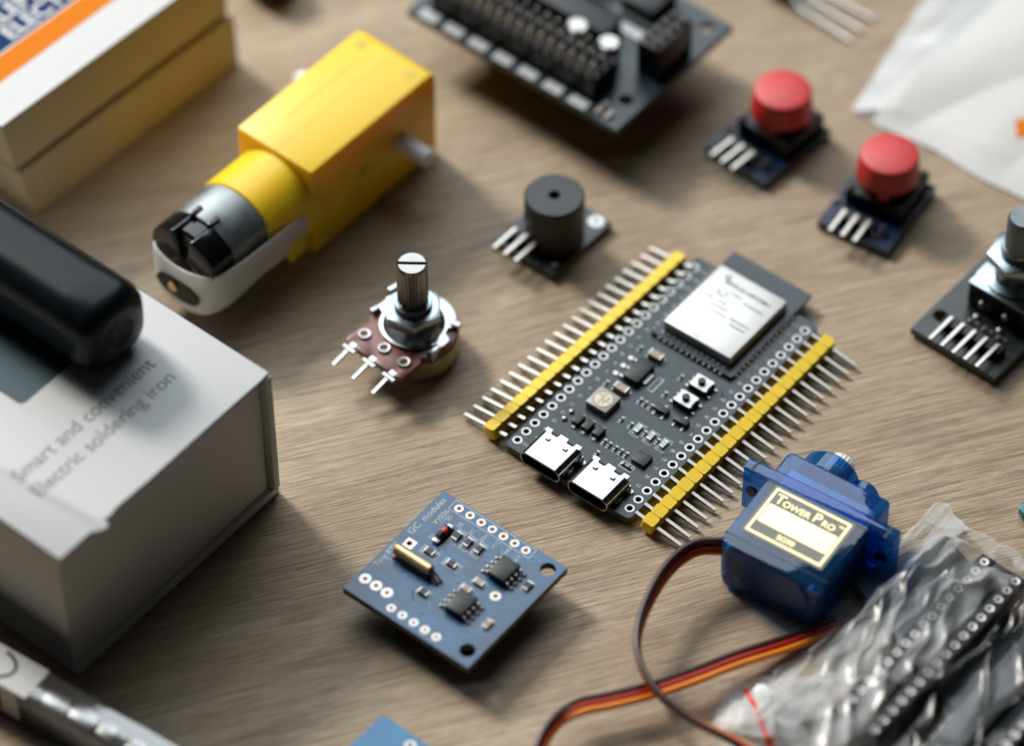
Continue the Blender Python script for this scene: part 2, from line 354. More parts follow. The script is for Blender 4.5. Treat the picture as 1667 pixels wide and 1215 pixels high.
b.box(24.0, 27.6, -10.98, -10.8, ZT, ZT+.025)
b.build('silkscreen', 'silk_dim', mcu)
# radio module
b = MB(); b.plate([(35.1, -3.7), (60.6, -3.9), (60.6, -21.7), (35.1, -21.9)], [], ZT+.02, 2.9, 0, 1)
for k in range(9): b.box(55.9+k*.001, 60.2, -5.2-k*1.95, -5.35-k*1.95, 2.9, 2.915, mi=2)
rm = b.build('radio_module', ['pcb_dark', 'pcb_dark', 'pcb_trace'], mcu)
b = MB(); b.box(37.0, 54.9, -20.2, -5.05, 2.9, 5.1, .25, 3)
for k in range(14): b.box(36.95, 37.2, -19.2+k*1.03, -18.9+k*1.03, 2.9, 3.6)
sh = b.build('metal_shield', 'shield', rm)
b = MB(); Z = 5.1
def mark(s, size, x, y, bold=.03): text_bm(b, s, size, (x, y, Z+.012), -90, .02, bold=bold)
mark('ESP32-S3-WROOM-1', 1.15, 51.5, -8.2); b.ring((52.9, -8.1, Z), .35, .62, .025)
# CE mark out of two open rings
for cy in (-8.0, -9.7):
    for k in range(16):
        a = radians(90+45+ (k*270/16) - 0); a2 = radians(135+((k+1)*270/16))
        # opening towards -y
        a -= radians(0); p = (49.0+.75*cos(a-pi/2+pi/4), cy+.75*sin(a-pi/2+pi/4)); q = (49.0+.75*cos(a2-pi/2+pi/4), cy+.75*sin(a2-pi/2+pi/4))
        b.bar((*p, Z+.012), (*q, Z+.012), .2, .02)
b.bar((49.0, -9.2, Z+.012), (49.0, -9.9, Z+.012), .18, .02)
for (x, y0, y1, n) in ((49.4, -14.0, -18.6, 9), (50.1, -10.6, -13.4, 6), (46.0, -8.6, -13.0, 9), (44.6, -8.4, -13.6, 10), (44.9, -14.2, -18.8, 9), (43.7, -15.2, -18.6, 6), (41.2, -6.4, -9.8, 8), (40.4, -6.4, -9.8, 8), (37.9, -8.4, -10.4, 5), (37.8, -11.4, -13.2, 4), (47.2, -6.8, -12, 5)):
    dy = (y1-y0)/n
    for k in range(n):
        hh = rnd.uniform(.25, .5); b.box(x-hh/2, x+hh/2, y0+dy*k, y0+dy*(k+.62), Z, Z+.02)
b.cyl((38.4, -6.6, Z), .22, .03, n=14)
b.build('laser_marking', 'lasermark', sh)
b = MB()
for k in range(12): b.lathe([(.42, 0), (.38, .35), (.2, .62), (0, .7)], (34.95, -5.6-k*1.27-.05, ZT), n=10); b.cyl((36.25, -5.4-k*1.27, 2.9), .17, .08, n=8)
for k in range(15):
    for y, sgn in ((-21.95, -1), (-3.65, 1)): b.lathe([(.42, 0), (.36, .3), (.2, .6), (0, .68)], (36.4+k*1.27, y+sgn*.1, ZT), n=10)
b.build('solder_joint', 'tin', rm)['kind'] = 'stuff'
# usb ports
def usb(cx, cy):
    W, Hh, R, L0, L1 = 4.47, 1.6, 1.45, -3.6, 3.15
    zc = ZT+Hh; b = MB()
    def prof(w, h, r, x): return [(x, cy+p[0], zc+p[1]) for p in rrect(-w, w, -h, h, r, 6)]
    t = bmesh.new(); loops = [prof(W-.5, Hh-.5, R-.5, L1), prof(W-.12, Hh-.12, R-.1, L1), prof(W, Hh, R, L1-.12), prof(W, Hh, R, L0+.08), prof(W-.08, Hh-.08, R-.06, L0), prof(W-.22, Hh-.22, R-.2, L0), prof(W-.3, Hh-.3, R-.28, L0+.08), prof(W-.3, Hh-.3, R-.28, L1-.8)]
    VL = [[t.verts.new(p) for p in lp] for lp in loops]; n = len(VL[0])
    for a, c in zip(VL, VL[1:]):
        for i in range(n): t.faces.new((a[i], a[(i+1) % n], c[(i+1) % n], c[i]))
    t.faces.new(VL[0]); t.faces.new(VL[-1]); bmesh.ops.recalc_face_normals(t, faces=t.faces); b._add(t, 0)
    zt = zc+Hh
    for y0, y1 in ((-3.95, -2.6), (2.6, 3.95), (-.95, .95)):
        b.box(L1-.3, L1+.65, cy+y0, cy+y1, zt-.28, zt-.02, .05, 1)
    for y in (-1, 1):
        b.box(-1.2, .6, cy+y*W-.1 if y > 0 else cy-W-.25, cy+W+.25 if y > 0 else cy-W+.1, ZT, ZT+1.0, .05, 1)
        b.box(2.0, 3.3, cy+y*(W+.02)-.16, cy+y*(W+.02)+.16, ZT, ZT+1.6, .05, 1)
    o = b.build('usb_port', 'usb', mcu, 40)
    b = MB(); b.box(L0+.9, L1-.9, cy-3.0, cy+3.0, zc-.35, zc+.35, .1, 1); b.box(L1-1.2, L1-.85, cy-4.0, cy+4.0, zc-1.1, zc+1.1)
    b.build('tongue', 'black', o)
    b = MB()
    for y in (-1.95, 1.95):
        b.box(1.0, 1.8, cy+y-.45, cy+y-.05, zt-.02, zt+.012); b.box(1.0, 1.4, cy+y-.05, cy+y+.55, zt-.02, zt+.012)
    for y in (-1.75, 1.75): b.box(2.7, 3.2, cy+y-.75, cy+y+.75, zt-.3, zt+.014, .04, 1)
    b.build('spring_slot', 'dark', o)
    b = MB()
    for y in (-1, 1): b.cyl((3.0, cy+y*(W+.35), ZT), .55, .3, n=16, bev=.1)
    for k in range(12): b.box(3.5, 4.3, cy-3.2+k*.58-.14, cy-3.2+k*.58+.14, ZT, ZT+.25)
    b.build('solder_leg', 'tin', o)
usb(0, -7.9); usb(0, -18.6)
# parts that sit on the board
def chip(name, x, y, lx, ly, h, mt='chip', z=ZT, parent=None, bev=.08, pads=None, padm='tin'):
    b = MB(); b.box(x-lx/2, x+lx/2, y-ly/2, y+ly/2, z+.03, z+h, bev, 2); o = b.build(name, mt, parent or mcu)
    if pads:
        b = MB()
        for (px, py, sx, sy, ph) in pads: b.box(x+px-sx/2, x+px+sx/2, y+py-sy/2, y+py+sy/2, z, z+ph, min(sx, sy, ph)*.25, 1)
        b.build('terminal', padm, o)
    return o
def smd(name, x, y, along, L=1.05, Wd=.55, h=.42, mt='chip', z=ZT, parent=None, cap='tin', term=.25):
    b = MB(); e = L/2-term
    if along == 'x': b.box(x-e, x+e, y-Wd/2, y+Wd/2, z+.02, z+h, .03, 1)
    else: b.box(x-Wd/2, x+Wd/2, y-e, y+e, z+.02, z+h, .03, 1)
    o = b.build(name, mt, parent or mcu); b = MB()
    for s_ in (-1, 1):
        if along == 'x':
            b.box(x+s_*(e+term/2)-term/2, x+s_*(e+term/2)+term/2, y-Wd/2-.01, y+Wd/2+.01, z, z+h+.015, .05, 1); b.box(x+s_*(L/2+.12)-.2, x+s_*(L/2+.12)+.2, y-Wd*.55, y+Wd*.55, z, z+.1, .04, 1)
        else:
            b.box(x-Wd/2-.01, x+Wd/2+.01, y+s_*(e+term/2)-term/2, y+s_*(e+term/2)+term/2, z, z+h+.015, .05, 1); b.box(x-Wd*.55, x+Wd*.55, y+s_*(L/2+.12)-.2, y+s_*(L/2+.12)+.2, z, z+.1, .04, 1)
    b.build('terminal', cap, o); return o
smd('capacitor', 20.8, -7.65, 'y', 2.9, 1.55, 1.2, 'tan', term=.4); smd('capacitor', 31.0, -7.85, 'y', 2.9, 1.55, 1.2, 'tan', term=.4)
chip('voltage_regulator', 25.75, -7.85, 5.4, 3.3, 1.65, pads=[(0, -2.1, 2.9, 1.1, .5), (-2.3, 3.55, .95, 1.0, .22), (0, 3.55, .95, 1.0, .22), (2.3, 3.55, .95, 1.0, .22), (-2.3, 2.2, .7, 1.2, .5), (0, 2.2, .7, 1.2, .5), (2.3, 2.2, .7, 1.2, .5)])
rgb = chip('rgb_led', 16.1, -7.1, 4.6, 4.6, 1.6, 'ledbody', bev=.12)
b = MB(); b.cyl((16.1, -7.1, ZT+1.6), 1.75, .03, n=32); b.build('window', 'cream', rgb)
b = MB(); b.ring((16.1, -7.1, ZT+1.6), 1.75, 1.9, .05, n=32)
for q in ((-1.5, .2, 1.5, .35), (-.15, -1.5, .0, .2), (.55, .35, .7, 1.4), (-.9, -.5, -.1, -.35), (.3, -.9, .9, -.6)): b.box(16.1+q[0], 16.1+q[2], -7.1+q[1], -7.1+q[3], ZT+1.63, ZT+1.66)
b.build('bond_wire', 'labelgrey', rgb)
b = MB()
for x in (9.1, 11.2): b.lathe([(.75, 0), (.7, .25), (.4, .5), (0, .58)], (x, -3.65, ZT), n=4)
b.build('solder_blob', 'tin', mcu)
for y in (-6.06, -8.3, -10.72): chip('diode', 10.1, y, 2.3, 1.55, 1.15, pads=[(-1.45, 0, .8, .8, .22), (1.45, 0, .8, .8, .22)])
for y in (-12.6, -13.75, -15.1, -16.35, -17.5): smd('resistor', 9.2, y, 'x')
chip('usb_bridge_chip', 10.0, -20.55, 2.75, 2.85, .9, bev=.04, pads=[(-1.4, -1.1+k*.36, .2, .18, .2) for k in range(7)]+[(-1.1+k*.36, 1.45, .18, .2, .2) for k in range(7)])
smd('resistor', 7.3, -18.7, 'y'); smd('resistor', 7.3, -19.9, 'y')
for y in (-15.65, -18.55, -21.44): smd('indicator_led', 15.3, y, 'x', 1.9, 1.0, .6, 'silk', term=.4)
for y in (-11.9, -13.95, -17.15, -20.05): smd('resistor', 15.25, y, 'x')
for y in (-11.77, -12.9, -14.2): smd('resistor', 20.9, y, 'x')
for y in (-16.4, -20.85): chip('transistor', 21.4, y, 1.35, 2.9, 1.05, pads=[(-1.15, -.95, 1.0, .45, .2), (-1.15, .95, 1.0, .45, .2), (1.15, 0, 1.0, .45, .2)])
for x, y in ((24.9, -14.4), (29.9, -14.3), (20.45, -4.4), (30.9, -4.15), (6.2, -13.2)): smd('resistor', x, y, 'x')
for x in (25.5, 30.3):
    b = MB(); b.box(x-1.5, x+1.5, -20.8, -16.7, ZT+.02, ZT+1.45, .15, 2); o = b.build('push_button', 'black', mcu)
    b = MB(); b.prism([(x-1.5, -20.4), (x-1.2, -20.75), (x-.7, -20.5), (x+.7, -20.5), (x+1.2, -20.75), (x+1.5, -20.4), (x+1.5, -17.1), (x+1.2, -16.75), (x+.7, -17.0), (x-.7, -17.0), (x-1.2, -16.75), (x-1.5, -17.1)], ZT+1.46, ZT+1.62); b.build('top_plate', 'tin', o)
    b = MB(); b.cyl((x, -18.75, ZT+1.6), .72, .75, n=20, bev=.1); b.build('plunger', 'chip', o)
    b = MB()
    for sx in (-1, 1):
        for sy in (-1, 1): b.box(x+sx*1.1-.3, x+sx*1.1+.3, -18.75+sy*2.4-.4, -18.75+sy*2.4+.4, ZT, ZT+.3, .08, 1)
    b.build('terminal', 'tin', o)

# ------------------------------------------------------------------ yellow pin headers lying beside the board
def header(label, origin, rot, tilt, tip_in, tip_out, cy, zc):
    t = thing('pin_header', label, 'pin header', origin, rot, 'yellow pin headers beside the microcontroller board')
    b = MB()
    for i in range(22):
        x = i*2.54; b.prism([(x-1.26, cy-.95), (x-.95, cy-1.25), (x+.95, cy-1.25), (x+1.26, cy-.95), (x+1.26, cy+.95), (x+.95, cy+1.25), (x-.95, cy+1.25), (x-1.26, cy+.95)], -1.25, 1.25, .07, seg=1)
        if i < 21: b.box(x+1.1, x+1.44, cy-.94, cy+.94, -1.1, 1.1)
    X = Matrix.Translation((0, cy, zc)) @ Matrix.Rotation(radians(tilt), 4, 'X') @ Matrix.Translation((0, -cy, 0))
    bmesh.ops.transform(b.bm, matrix=X, verts=b.bm.verts); b.build('plastic_strip', 'yellow', t)
    b = MB(); b.bar((0, tip_in, 0), (0, tip_out, 0), .62, taper=.35); bmesh.ops.transform(b.bm, matrix=X, verts=b.bm.verts)
    p = b.build('pin', 'pin', t)
    rp = random.Random(len(label))
    for i in range(1, 22):
        c = copy_part(p, t, (i*2.54, rp.uniform(-.12, .12), 0)); c.rotation_euler = (0, 0, rp.uniform(-.006, .006)/4)
    return t
# world frames: origin is the board's first left pad
def bw(x, y, z=0):
    a = radians(51.30); return (0.912+x*cos(a)-y*sin(a), -17.582+x*sin(a)+y*cos(a), z)
header('yellow header strip left of the microcontroller board, its far end near the buzzer', bw(-.85, 0), 51.30-1.75, -9, 1.75, 11.9, 5.0, 1.95)
header('yellow header strip right of the microcontroller board, its near end beside the blue servo', bw(-.35, 0), 51.30-.1, 9, -27.0, -37.2, -30.3, 1.95)

# ------------------------------------------------------------------ blue real-time clock module
rtc = thing('clock_module', 'square blue board with brass coloured crystal can and two black chips, in the foreground', 'circuit board', (-29.4, -54.3, 0), 51.2)
Z0, Z1 = 5.0, 6.6
tp = [(26.0, -4.7-k*2.5) for k in range(7)]; bp_ = [(1.75, -9.35-k*2.5) for k in range(5)]; ap = [(3.85, -1.75-k*2.45) for k in range(3)]
b = MB(); b.plate([(0, 0), (27.5, 0), (27.5, -27.7), (0, -27.7)], [(x, y, .46) for x, y in tp]+[(x, y, .36) for x, y in bp_]+[(x, y, .42) for x, y in ap]+[(25.1, -25.3, 1.45), (2.9, -25.3, 1.45), (14.9, -21.8, .5), (14.6, -2.8, .55)], Z0, Z1, 0, 1)
rn = random.Random(5)
def tr2(pts, wd=.3):
    for a, c in zip(pts, pts[1:]): b.bar((*a, Z1+.002), (*c, Z1+.002), wd, .012, mi=2)
for k in range(60):
    x = rn.uniform(2, 25); y = rn.uniform(-24, -3); l = rn.uniform(1.5, 5); d = rn.choice((0, 45, 90, -45)); tr2([(x, y), (x+l*cos(radians(d)), y+l*sin(radians(d)))], rn.choice((.25, .3, .5)))
for k in range(34): b.cyl((rn.uniform(3, 25), rn.uniform(-25, -3), Z1-.01), .25, .03, n=10, mi=2)
b.build('circuit_board', ['pcb_blue', 'pcb_edge', 'pcb_bluetrace'], rtc)
def pads(ps, r0, r1, parent, z):
    for (x, y) in ps:
        q = MB(); q.ring((x, y, z), r0, r1, .04); q.ring((x, y, z-.5), r0*.45, r0+.01, .5, mi=1); q.build('solder_pad', ['tin', 'goldpad'], parent)
pads(tp, .46, .84, rtc, Z1); pads(bp_, .36, .84, rtc, Z1); pads(ap, .42, 1.08, rtc, Z1); pads([(14.9, -21.8)], .5, .98, rtc, Z1)
q = MB(); q.plate([(13.6, -1.9), (15.6, -1.9), (15.6, -3.9), (13.6, -3.9)], [(14.6, -2.8, .56)], Z1, Z1+.04); q.ring((14.6, -2.8, Z1-.5), .42, .56, .5, mi=1); q.build('square_pad', ['tin', 'goldpad'], rtc)
b = MB()
def fr2(x0, x1, y0, y1, w=.13):
    for g in ((x0, x1, y0, y0+w), (x0, x1, y1-w, y1), (x0, x0+w, y0+w, y1-w), (x1-w, x1, y0+w, y1-w)): b.box(*g, Z1, Z1+.025)
fr2(24.8, 27.2, -21.2, -3.1)
for s_, sz, x, y in (('I2C', 1.9, 16.4, -1.9), ('modules', 1.8, 20.0, -1.9), ('V1026', 1.5, 20.6, -3.9), ('Tiny RTC', 1.6, 7.2, -1.7), ('D1', 1.1, 17.6, -5.2)):
    text_bm(b, s_, sz, (x, y, Z1+.012), 0, .02)
for s_, y in (('SQ', -5.4), ('DS', -7.9), ('SCL', -10.5), ('SDA', -13.0), ('VCC', -15.5), ('GND', -18.0), ('BAT', -20.4)): text_bm(b, s_, 1.0, (22.6, y+.4, Z1+.012), 0, .02)
for (x, y, a) in ((20.8, -8.45, 'x'), (20.9, -10.85, 'x'), (20.95, -13.25, 'x'), (15.2, -6.9, 'y'), (15.5, -11.6, 'y')):
    fr2(x-1.75, x+1.75, y-.9, y+.9) if a == 'x' else fr2(x-.9, x+.9, y-1.75, y+1.75)
b.build('silkscreen', 'silk_dim', rtc)
for (x, y, a, m2) in ((20.8, -8.45, 'x', 'chip'), (20.9, -10.85, 'x', 'chip'), (20.95, -13.25, 'x', 'chip'), (15.2, -6.9, 'y', 'chip'), (15.5, -11.6, 'y', 'chip'), (15.3, -17.9, 'y', 'tan'), (12.9, -17.0, 'y', 'tan'), (19.9, -24.9, 'x', 'chip'), (9.2, -24.6, 'x', 'tan'), (7.7, -11.7, 'y', 'chip')):
    smd('resistor' if m2 == 'chip' else 'capacitor', x, y, a, 2.0, 1.2, .6, m2, Z1, rtc, term=.35)
b = MB(); b.cyl((18.2, -6.35, Z1+.78), .72, 2.9, 'X', 20, .1, 0); dio = b.build('diode', 'black', rtc)
b = MB(); b.cyl((19.5, -6.35, Z1+.80), .74, .9, 'X', 20, .02); b.build('red_band', 'red', dio)
b = MB(); b.box(17.2, 18.2, -7.0, -5.7, Z1, Z1+.8, .15); b.box(21.1, 22.0, -7.0, -5.7, Z1, Z1+.8, .15); b.build('terminal', 'tin', dio)
b = MB(); b.cyl((11.25, -10.6, Z1+1.75), 1.05, 8.2, 'Y', 28, .3); xt = b.build('crystal_can', 'bronze', rtc)
b = MB(); b.bar((11.0, -10.6, Z1+1.7), (10.6, -12.6, Z1+.1), .3); b.bar((11.6, -10.6, Z1+1.7), (11.4, -12.8, Z1+.1), .3); b.box(10.2, 12.3, -10.4, -2.6, Z1, Z1+.7); b.build('crystal_lead', 'goldpad', xt)
def so8(x0, x1, y0, y1, parent, z):
    b = MB(); b.box(x0, x1, y0, y1, z+.2, z+1.75, .15, 2); o = b.build('memory_chip', 'chip', parent)
    b = MB()
    for k in range(4):
        x = x0+.45+k*(x1-x0-.9)/3
        for s_, y in ((1, y1), (-1, y0)):
            b.bar((x, y-s_*.1, z+.95), (x, y+s_*.45, z+.95), .42, .2); b.bar((x, y+s_*.4, z+1.0), (x, y+s_*.75, z+.1), .42, .2)
            b.lathe([(.5, 0), (.42, .2), (.2, .38), (0, .42)], (x, y+s_*1.15, z), n=10)
    b.build('gull_wing_leg', 'tin', o); b = MB(); 
so8(17.3, 21.9, -21.8, -18.0, rtc, Z1); so8(7.0, 11.7, -20.6, -16.9, rtc, Z1)
b = MB(); b.cyl((13, -13.5, 0.1), 10.8, 4.3, n=48, bev=.4); b.box(3, 23, -17, -10, .1, 4.9, .4); b.build('battery_holder', 'black', rtc)

# ------------------------------------------------------------------ potentiometer
pot = thing('potentiometer', 'metal potentiometer with upright splined shaft, hex nut and three legs on red brown base', 'potentiometer', (-17.9, 6.0, 0), -43)
b = MB(); b.lathe([(0, 0), (7.6, 0), (8.2, .5), (8.3, 5.0), (7.9, 5.3), (0, 5.3)], n=56); b.build('can', 'brasscan', pot)
P = [(8.2*cos(radians(a)), 8.2*sin(radians(a))) for a in range(-38, 219, 8)]
P += [(-7.0, -7.0), (-7.0, -10.6), (-6.0, -11.2), (-5.7, -11.2), (-5.7, -10.3), (-4.3, -10.3), (-4.3, -11.2), (-.8, -11.2), (-.8, -10.3), (.8, -10.3), (.8, -11.2), (4.2, -11.2), (4.2, -10.3), (5.7, -10.3), (5.7, -11.2), (6.6, -11.2), (7.3, -10.5), (7.3, -6)]
b = MB(); b.prism(P, 5.32, 6.7, .08); b.build('phenolic_base', 'phenolic', pot)
for x in (-5, 0, 5):
    b = MB(); b.lathe([(.55, .0), (.75, .45), (1.15, .5), (1.25, .3), (1.25, 0)], (x, -7.9, 6.7), n=24); b.bar((x, -9.2, 6.4), (x, -11.5, 6.3), 1.5, .45, .08); b.box(x-1.5, x+1.5, -12.4, -11.5, 5.95, 6.45, .1, 1); b.bar((x, -12.3, 6.2), (x, -16.3, 5.3), .95, .42, .12)
    b.build('leg', 'tin', pot)
P = []
for a in range(0, 360, 6):
    r = 7.9
    if 150 <= a <= 162 or 18 <= a <= 30 or 330 <= a <= 342: r = 6.4
    if 195 <= a <= 345: r = 6.3
    P.append((r*cos(radians(a)), r*sin(radians(a))))
b = MB(); b.prism(P, 6.72, 7.4, .1)
b.box(-7.6, -6.6, 1.0, 3.4, 7.3, 10.2, .15); b.box(-7.8, -7.0, -3.4, -1.6, 5.0, 7.9, .15); b.box(6.7, 7.9, -3.6, -1.2, 4.6, 7.9, .15); b.box(5.2, 7.0, 4.2, 5.4, 7.2, 7.9, .15); b.build('front_plate', 'steel', pot)
b = MB(); b.lathe([(3.3, 9.6), (4.0, 9.6), (5.75, 7.5), (5.8, 7.2)], n=48); b.build('washer', 'zinc', pot)
b = MB(); hx = [(5.6*cos(radians(60*k+17)), 5.6*sin(radians(60*k+17))) for k in range(6)]
b.prism(hx, 9.6, 11.9, .2); b.ring((0, 0, 11.9), 3.3, 4.6, .12, 40); b.build('hex_nut', 'zinc', pot)
b = MB(); pr = [(3.4, 9.7)]
for k in range(7): pr += [(3.45, 10+k*.45), (3.15, 10.22+k*.45)]
pr += [(3.3, 13.1), (0, 13.1)]; b.lathe(pr, n=40); b.build('threaded_bush', 'zinc', pot)
# splined shaft with slot: two halves
def half(sg):
    t = bmesh.new(); n = 22; prof = [(2.4, 12.9), (2.4, 13.6), (2.95, 14.0), (2.95, 22.9), (2.5, 23.6)]
    th0 = math.asin(.42/2.9); ang = [th0+(pi-2*th0)*i/n for i in range(n+1)]; rg = []
    for kk, (r, z) in enumerate(prof):
        rg.append([t.verts.new(((r*(1 if i % 2 else .87 if 1 < kk < 4 else 1))*cos(a), sg*(r*(1 if i % 2 else .87 if 1 < kk < 4 else 1))*sin(a), z)) for i, a in enumerate(ang)])
    for a, c in zip(rg, rg[1:]):
        for i in range(n): t.faces.new((a[i], a[i+1], c[i+1], c[i]))
        t.faces.new((a[-1], a[0], c[0], c[-1]))
    t.faces.new(rg[-1]); t.faces.new(rg[0]); bmesh.ops.recalc_face_normals(t, faces=t.faces); return t
b = MB(); RZ = Matrix.Rotation(radians(41), 4, 'Z'); b._add(half(1), 0, RZ); b._add(half(-1), 0, RZ); b.cyl((0, 0, 12.9), 2.4, 8.0, n=32); b.build('splined_shaft', 'darksteel', pot, 14)

# ------------------------------------------------------------------ small three pin modules
def angled_pins(parent, ys, x0=2.8, x1=-3.4, z=4.1, zb=1.6, x_strip=None):
    for y in ys:
        b = MB(); b.bar((x0, y, z), (x1, y, z), .66, taper=.3); b.bar((x0, y, zb), (x0, y, z+.3), .64); b.build('pin', 'pin', parent)
    b = MB(); b.box(x0-1.4, x0+1.2, min(ys)-1.27, max(ys)+1.27, zb+.05, zb+2.0, .2, 1); b.build('pin_strip', 'black', parent)
bz = thing('buzzer_module', 'black round buzzer with a centre hole on small black board with three pins', 'buzzer', (7.6, 22.5, 0), 49.8)
b = MB(); b.plate([(0, 0), (17.7, 0), (17.7, 14.3), (0, 14.3)], [(16.0, 2.4, .45), (16.0, 12.0, .45)], .2, 1.7, 0, 1); b.build('circuit_board', ['pcb_black', 'pcb_edge'], bz)
for y in (2.4, 12.0):
    b = MB(); b.ring((16.0, y, 1.7), .46, 1.55, .05); b.build('solder_pad', 'tin', bz)
b = MB(); b.lathe([(0, 1.8), (5.5, 1.8), (5.7, 2.0), (5.7, 12.5), (5.35, 12.9), (1.15, 12.9), (1.1, 12.7), (1.1, 9.5), (0, 9.5)], (8.1, 6.2, 0), n=64); b.build('buzzer_can', 'chip', bz)
b = MB(); b.lathe([(.6, 0), (.5, .3), (0, .45)], (2.5, 1.2, 1.7), n=12); b.build('solder_blob', 'silk_dim', bz)
angled_pins(bz, (11.4, 8.8, 6.2))
def button(label, loc, rot):
    t = thing('button_module', label, 'push button', loc, rot, 'red button modules')
    b = MB(); b.plate([(0, 0), (19.5, 0), (19.5, 15), (0, 15)], [(3.2, 1.8, .8), (17.6, 1.6, .9)], .3, 1.9, 0, 1); b.build('circuit_board', ['pcb_navy', 'pcb_edge'], t)
    b = MB(); b.box(7, 19, 1.2, 13.2, 2.0, 5.6, .3); b.build('switch_body', 'black', t)
    for (x, y) in ((7.9, 2.1), (18.1, 2.1), (7.9, 12.3), (18.1, 12.3)):
        b = MB(); b.lathe([(.8, 0), (.75, .4), (0, .6)], (x, y, 5.6), n=14); b.build('rivet', 'black', t)
    for (x, y) in ((6.4, 14.3), (19.2, .9), (2.2, 4.2)):
        b = MB(); b.lathe([(.6, 0), (.55, .5), (.25, .9), (0, 1)], (x, y, 1.9), n=14); b.build('solder_blob', 'tin', t)
    b = MB(); b.lathe([(0, 12.9), (4.9, 12.9), (5.35, 12.7), (5.6, 12.2), (5.95, 8.0), (6.0, 7.4), (5.4, 7.3), (0, 7.3)], (13.2, 7.4, 0), n=56)
    for a in (20, 110, 200, 290): b.bar((13.2+5.0*cos(radians(a)), 7.4+5.0*sin(radians(a)), 7.5), (13.2+5.3*cos(radians(a)), 7.4+5.3*sin(radians(a)), 5.7), 2.2, 1.2)
    b.build('button_cap', 'red', t)
    b = MB(); b.cyl((13.2, 7.4, 5.5), 3.4, 1.9, n=24); b.build('plunger', 'black', t)
    smd('resistor', 4.2, 3.6, 'x', 1.6, .8, .5, 'chip', 1.9, t)
    angled_pins(t, (11.0, 8.4, 5.8), 3.0, -2.9, 4.0, 1.9); return t
button('red round push button on navy board, the farther of the two, beside the expansion board', (48.3, 45.5, 0), 46)
button('red round push button on navy board, the nearer of the two, below the white pouch', (70.7, 27.9, 0), 58)

# ------------------------------------------------------------------ rotary encoder at the right edge
en = thing('rotary_encoder', 'rotary encoder with metal shaft on a black board with five pins, right edge', 'rotary encoder', (88.1, -3.8, 0), 49.5)
b = MB(); b.plate([(0, 0), (27, 0), (27, 19), (0, 19)], [(5.9, 16.6, 1.5), (23.4, 16.8, 1.5)], .6, 2.2, 0, 1); b.build('circuit_board', ['pcb_black', 'pcb_edge'], en)
for k in range(5):
    y = 3.2+k*2.6; b = MB(); b.bar((4.8, y, 4.6), (-1.9, y, 4.6), .66, taper=.3); b.bar((4.8, y, 2), (4.8, y, 4.9), .64); b.build('pin', 'pin', en)
b = MB(); b.box(3.4, 6.0, 1.9, 15, 2.25, 4.2, .2, 1); b.build('pin_strip', 'black', en)
b = MB(); b.box(11.4, 23.6, 2.4, 14.6, 2.5, 8.0, .2); b.build('encoder_body', 'black', en)
b = MB(); b.box(11.3, 23.7, 2.3, 14.7, 8.02, 8.6, .12); b.box(14, 21, 2.0, 2.4, 3.2, 8.4); b.box(14, 21, 14.6, 15.0, 3.2, 8.4); b.lathe([(3.6, 8.6), (5.6, 8.6), (5.6, 9.2), (4.2, 9.6), (4.2, 10.4), (3.6, 10.4)], (17.5, 8.5, 0), n=40); b.build('top_plate', 'zinc', en)
b = MB(); pr = [(3.5, 8.6)]
for k in range(16): pr += [(3.55, 9+k*.5), (3.25, 9.25+k*.5)]
pr += [(3.2, 17.3), (0, 17.3)]; b.lathe(pr, (17.5, 8.5, 0), n=36); b.build('threaded_bush', 'zinc', en)
b = MB(); b.prism([(17.5+6.0*cos(radians(60*k+10)), 8.5+6.0*sin(radians(60*k+10))) for k in range(6)], 13.4, 15.6, .25); b.build('hex_nut', 'zinc', en)
b = MB(); b.lathe([(3.0, 17.2), (3.0, 24.6), (2.6, 25.2), (0, 25.2)], (17.5, 8.5, 0), n=40); b.build('shaft', 'motorcan', en)
for (x, y) in ((11.2, 11.2), (11.2, 6.0)):
    b = MB(); b.lathe([(.7, 0), (.6, .5), (0, .8)], (x, y, 4.9), axis=(-1, 0, 0), n=14); b.build('rivet', 'tin', en)
    b = MB(); b.lathe([(.7, 0), (.5, .6), (0, .9)], (x-1.4, y, 2.2), n=14); b.build('solder_blob', 'tin', en)
for k in range(3): smd('resistor', 8.4, 4.5+k*3.2, 'y', 1.8, .9, .5, 'chip', 2.2, en)

# ------------------------------------------------------------------ yellow gear motor
gm = thing('gear_motor', 'yellow plastic gear motor with round metal can, black end cap and milky white strap', 'gear motor', (-36.8, 29.6, 0), 49.5)
b = MB(); P = [(0, .3), (34.2, .3), (34.9, 1.0), (34.9, 21.2), (33.4, 22.3), (0, 22.3)]
XF = Matrix.Rotation(pi/2, 4, 'X')      # profile x-z extruded along y
b.prism([(p[0], p[1]) for p in P], -18.6, 0, .45, xf=XF)
gb = b.build('gearbox', 'yellowbox', gm)
b = MB(); b.box(-.04, 34.6, 9.0, 9.12, 22.29, 22.33); b.build('mould_seam', 'yellow', gb)
cyc, czc = 8.5, 11.3
def flat(b, hw):
    for v in b.bm.verts:
        if v.co.x < -1.2 and abs(v.co.y-cyc) > hw and abs(v.co.z-czc) < 10.5: v.co.y = cyc+(hw if v.co.y > cyc else -hw)
b = MB(); b.lathe([(0, -.5), (9.9, -.5), (10.0, 11.2), (9.6, 11.5), (0, 11.5)], (0, cyc, czc), axis=(-1, 0, 0), n=64); flat(b, 8.1); b.box(-5, 0, 2.5, 14.5, .6, 17, .4); b.box(-7.6, -3.4, -1.2, .8, 5.0, 10.2, .3); b.box(-7.6, -3.4, 15.8, 17.2, 5.0, 10.2, .3); b.build('motor_collar', 'yellowbox', gm)
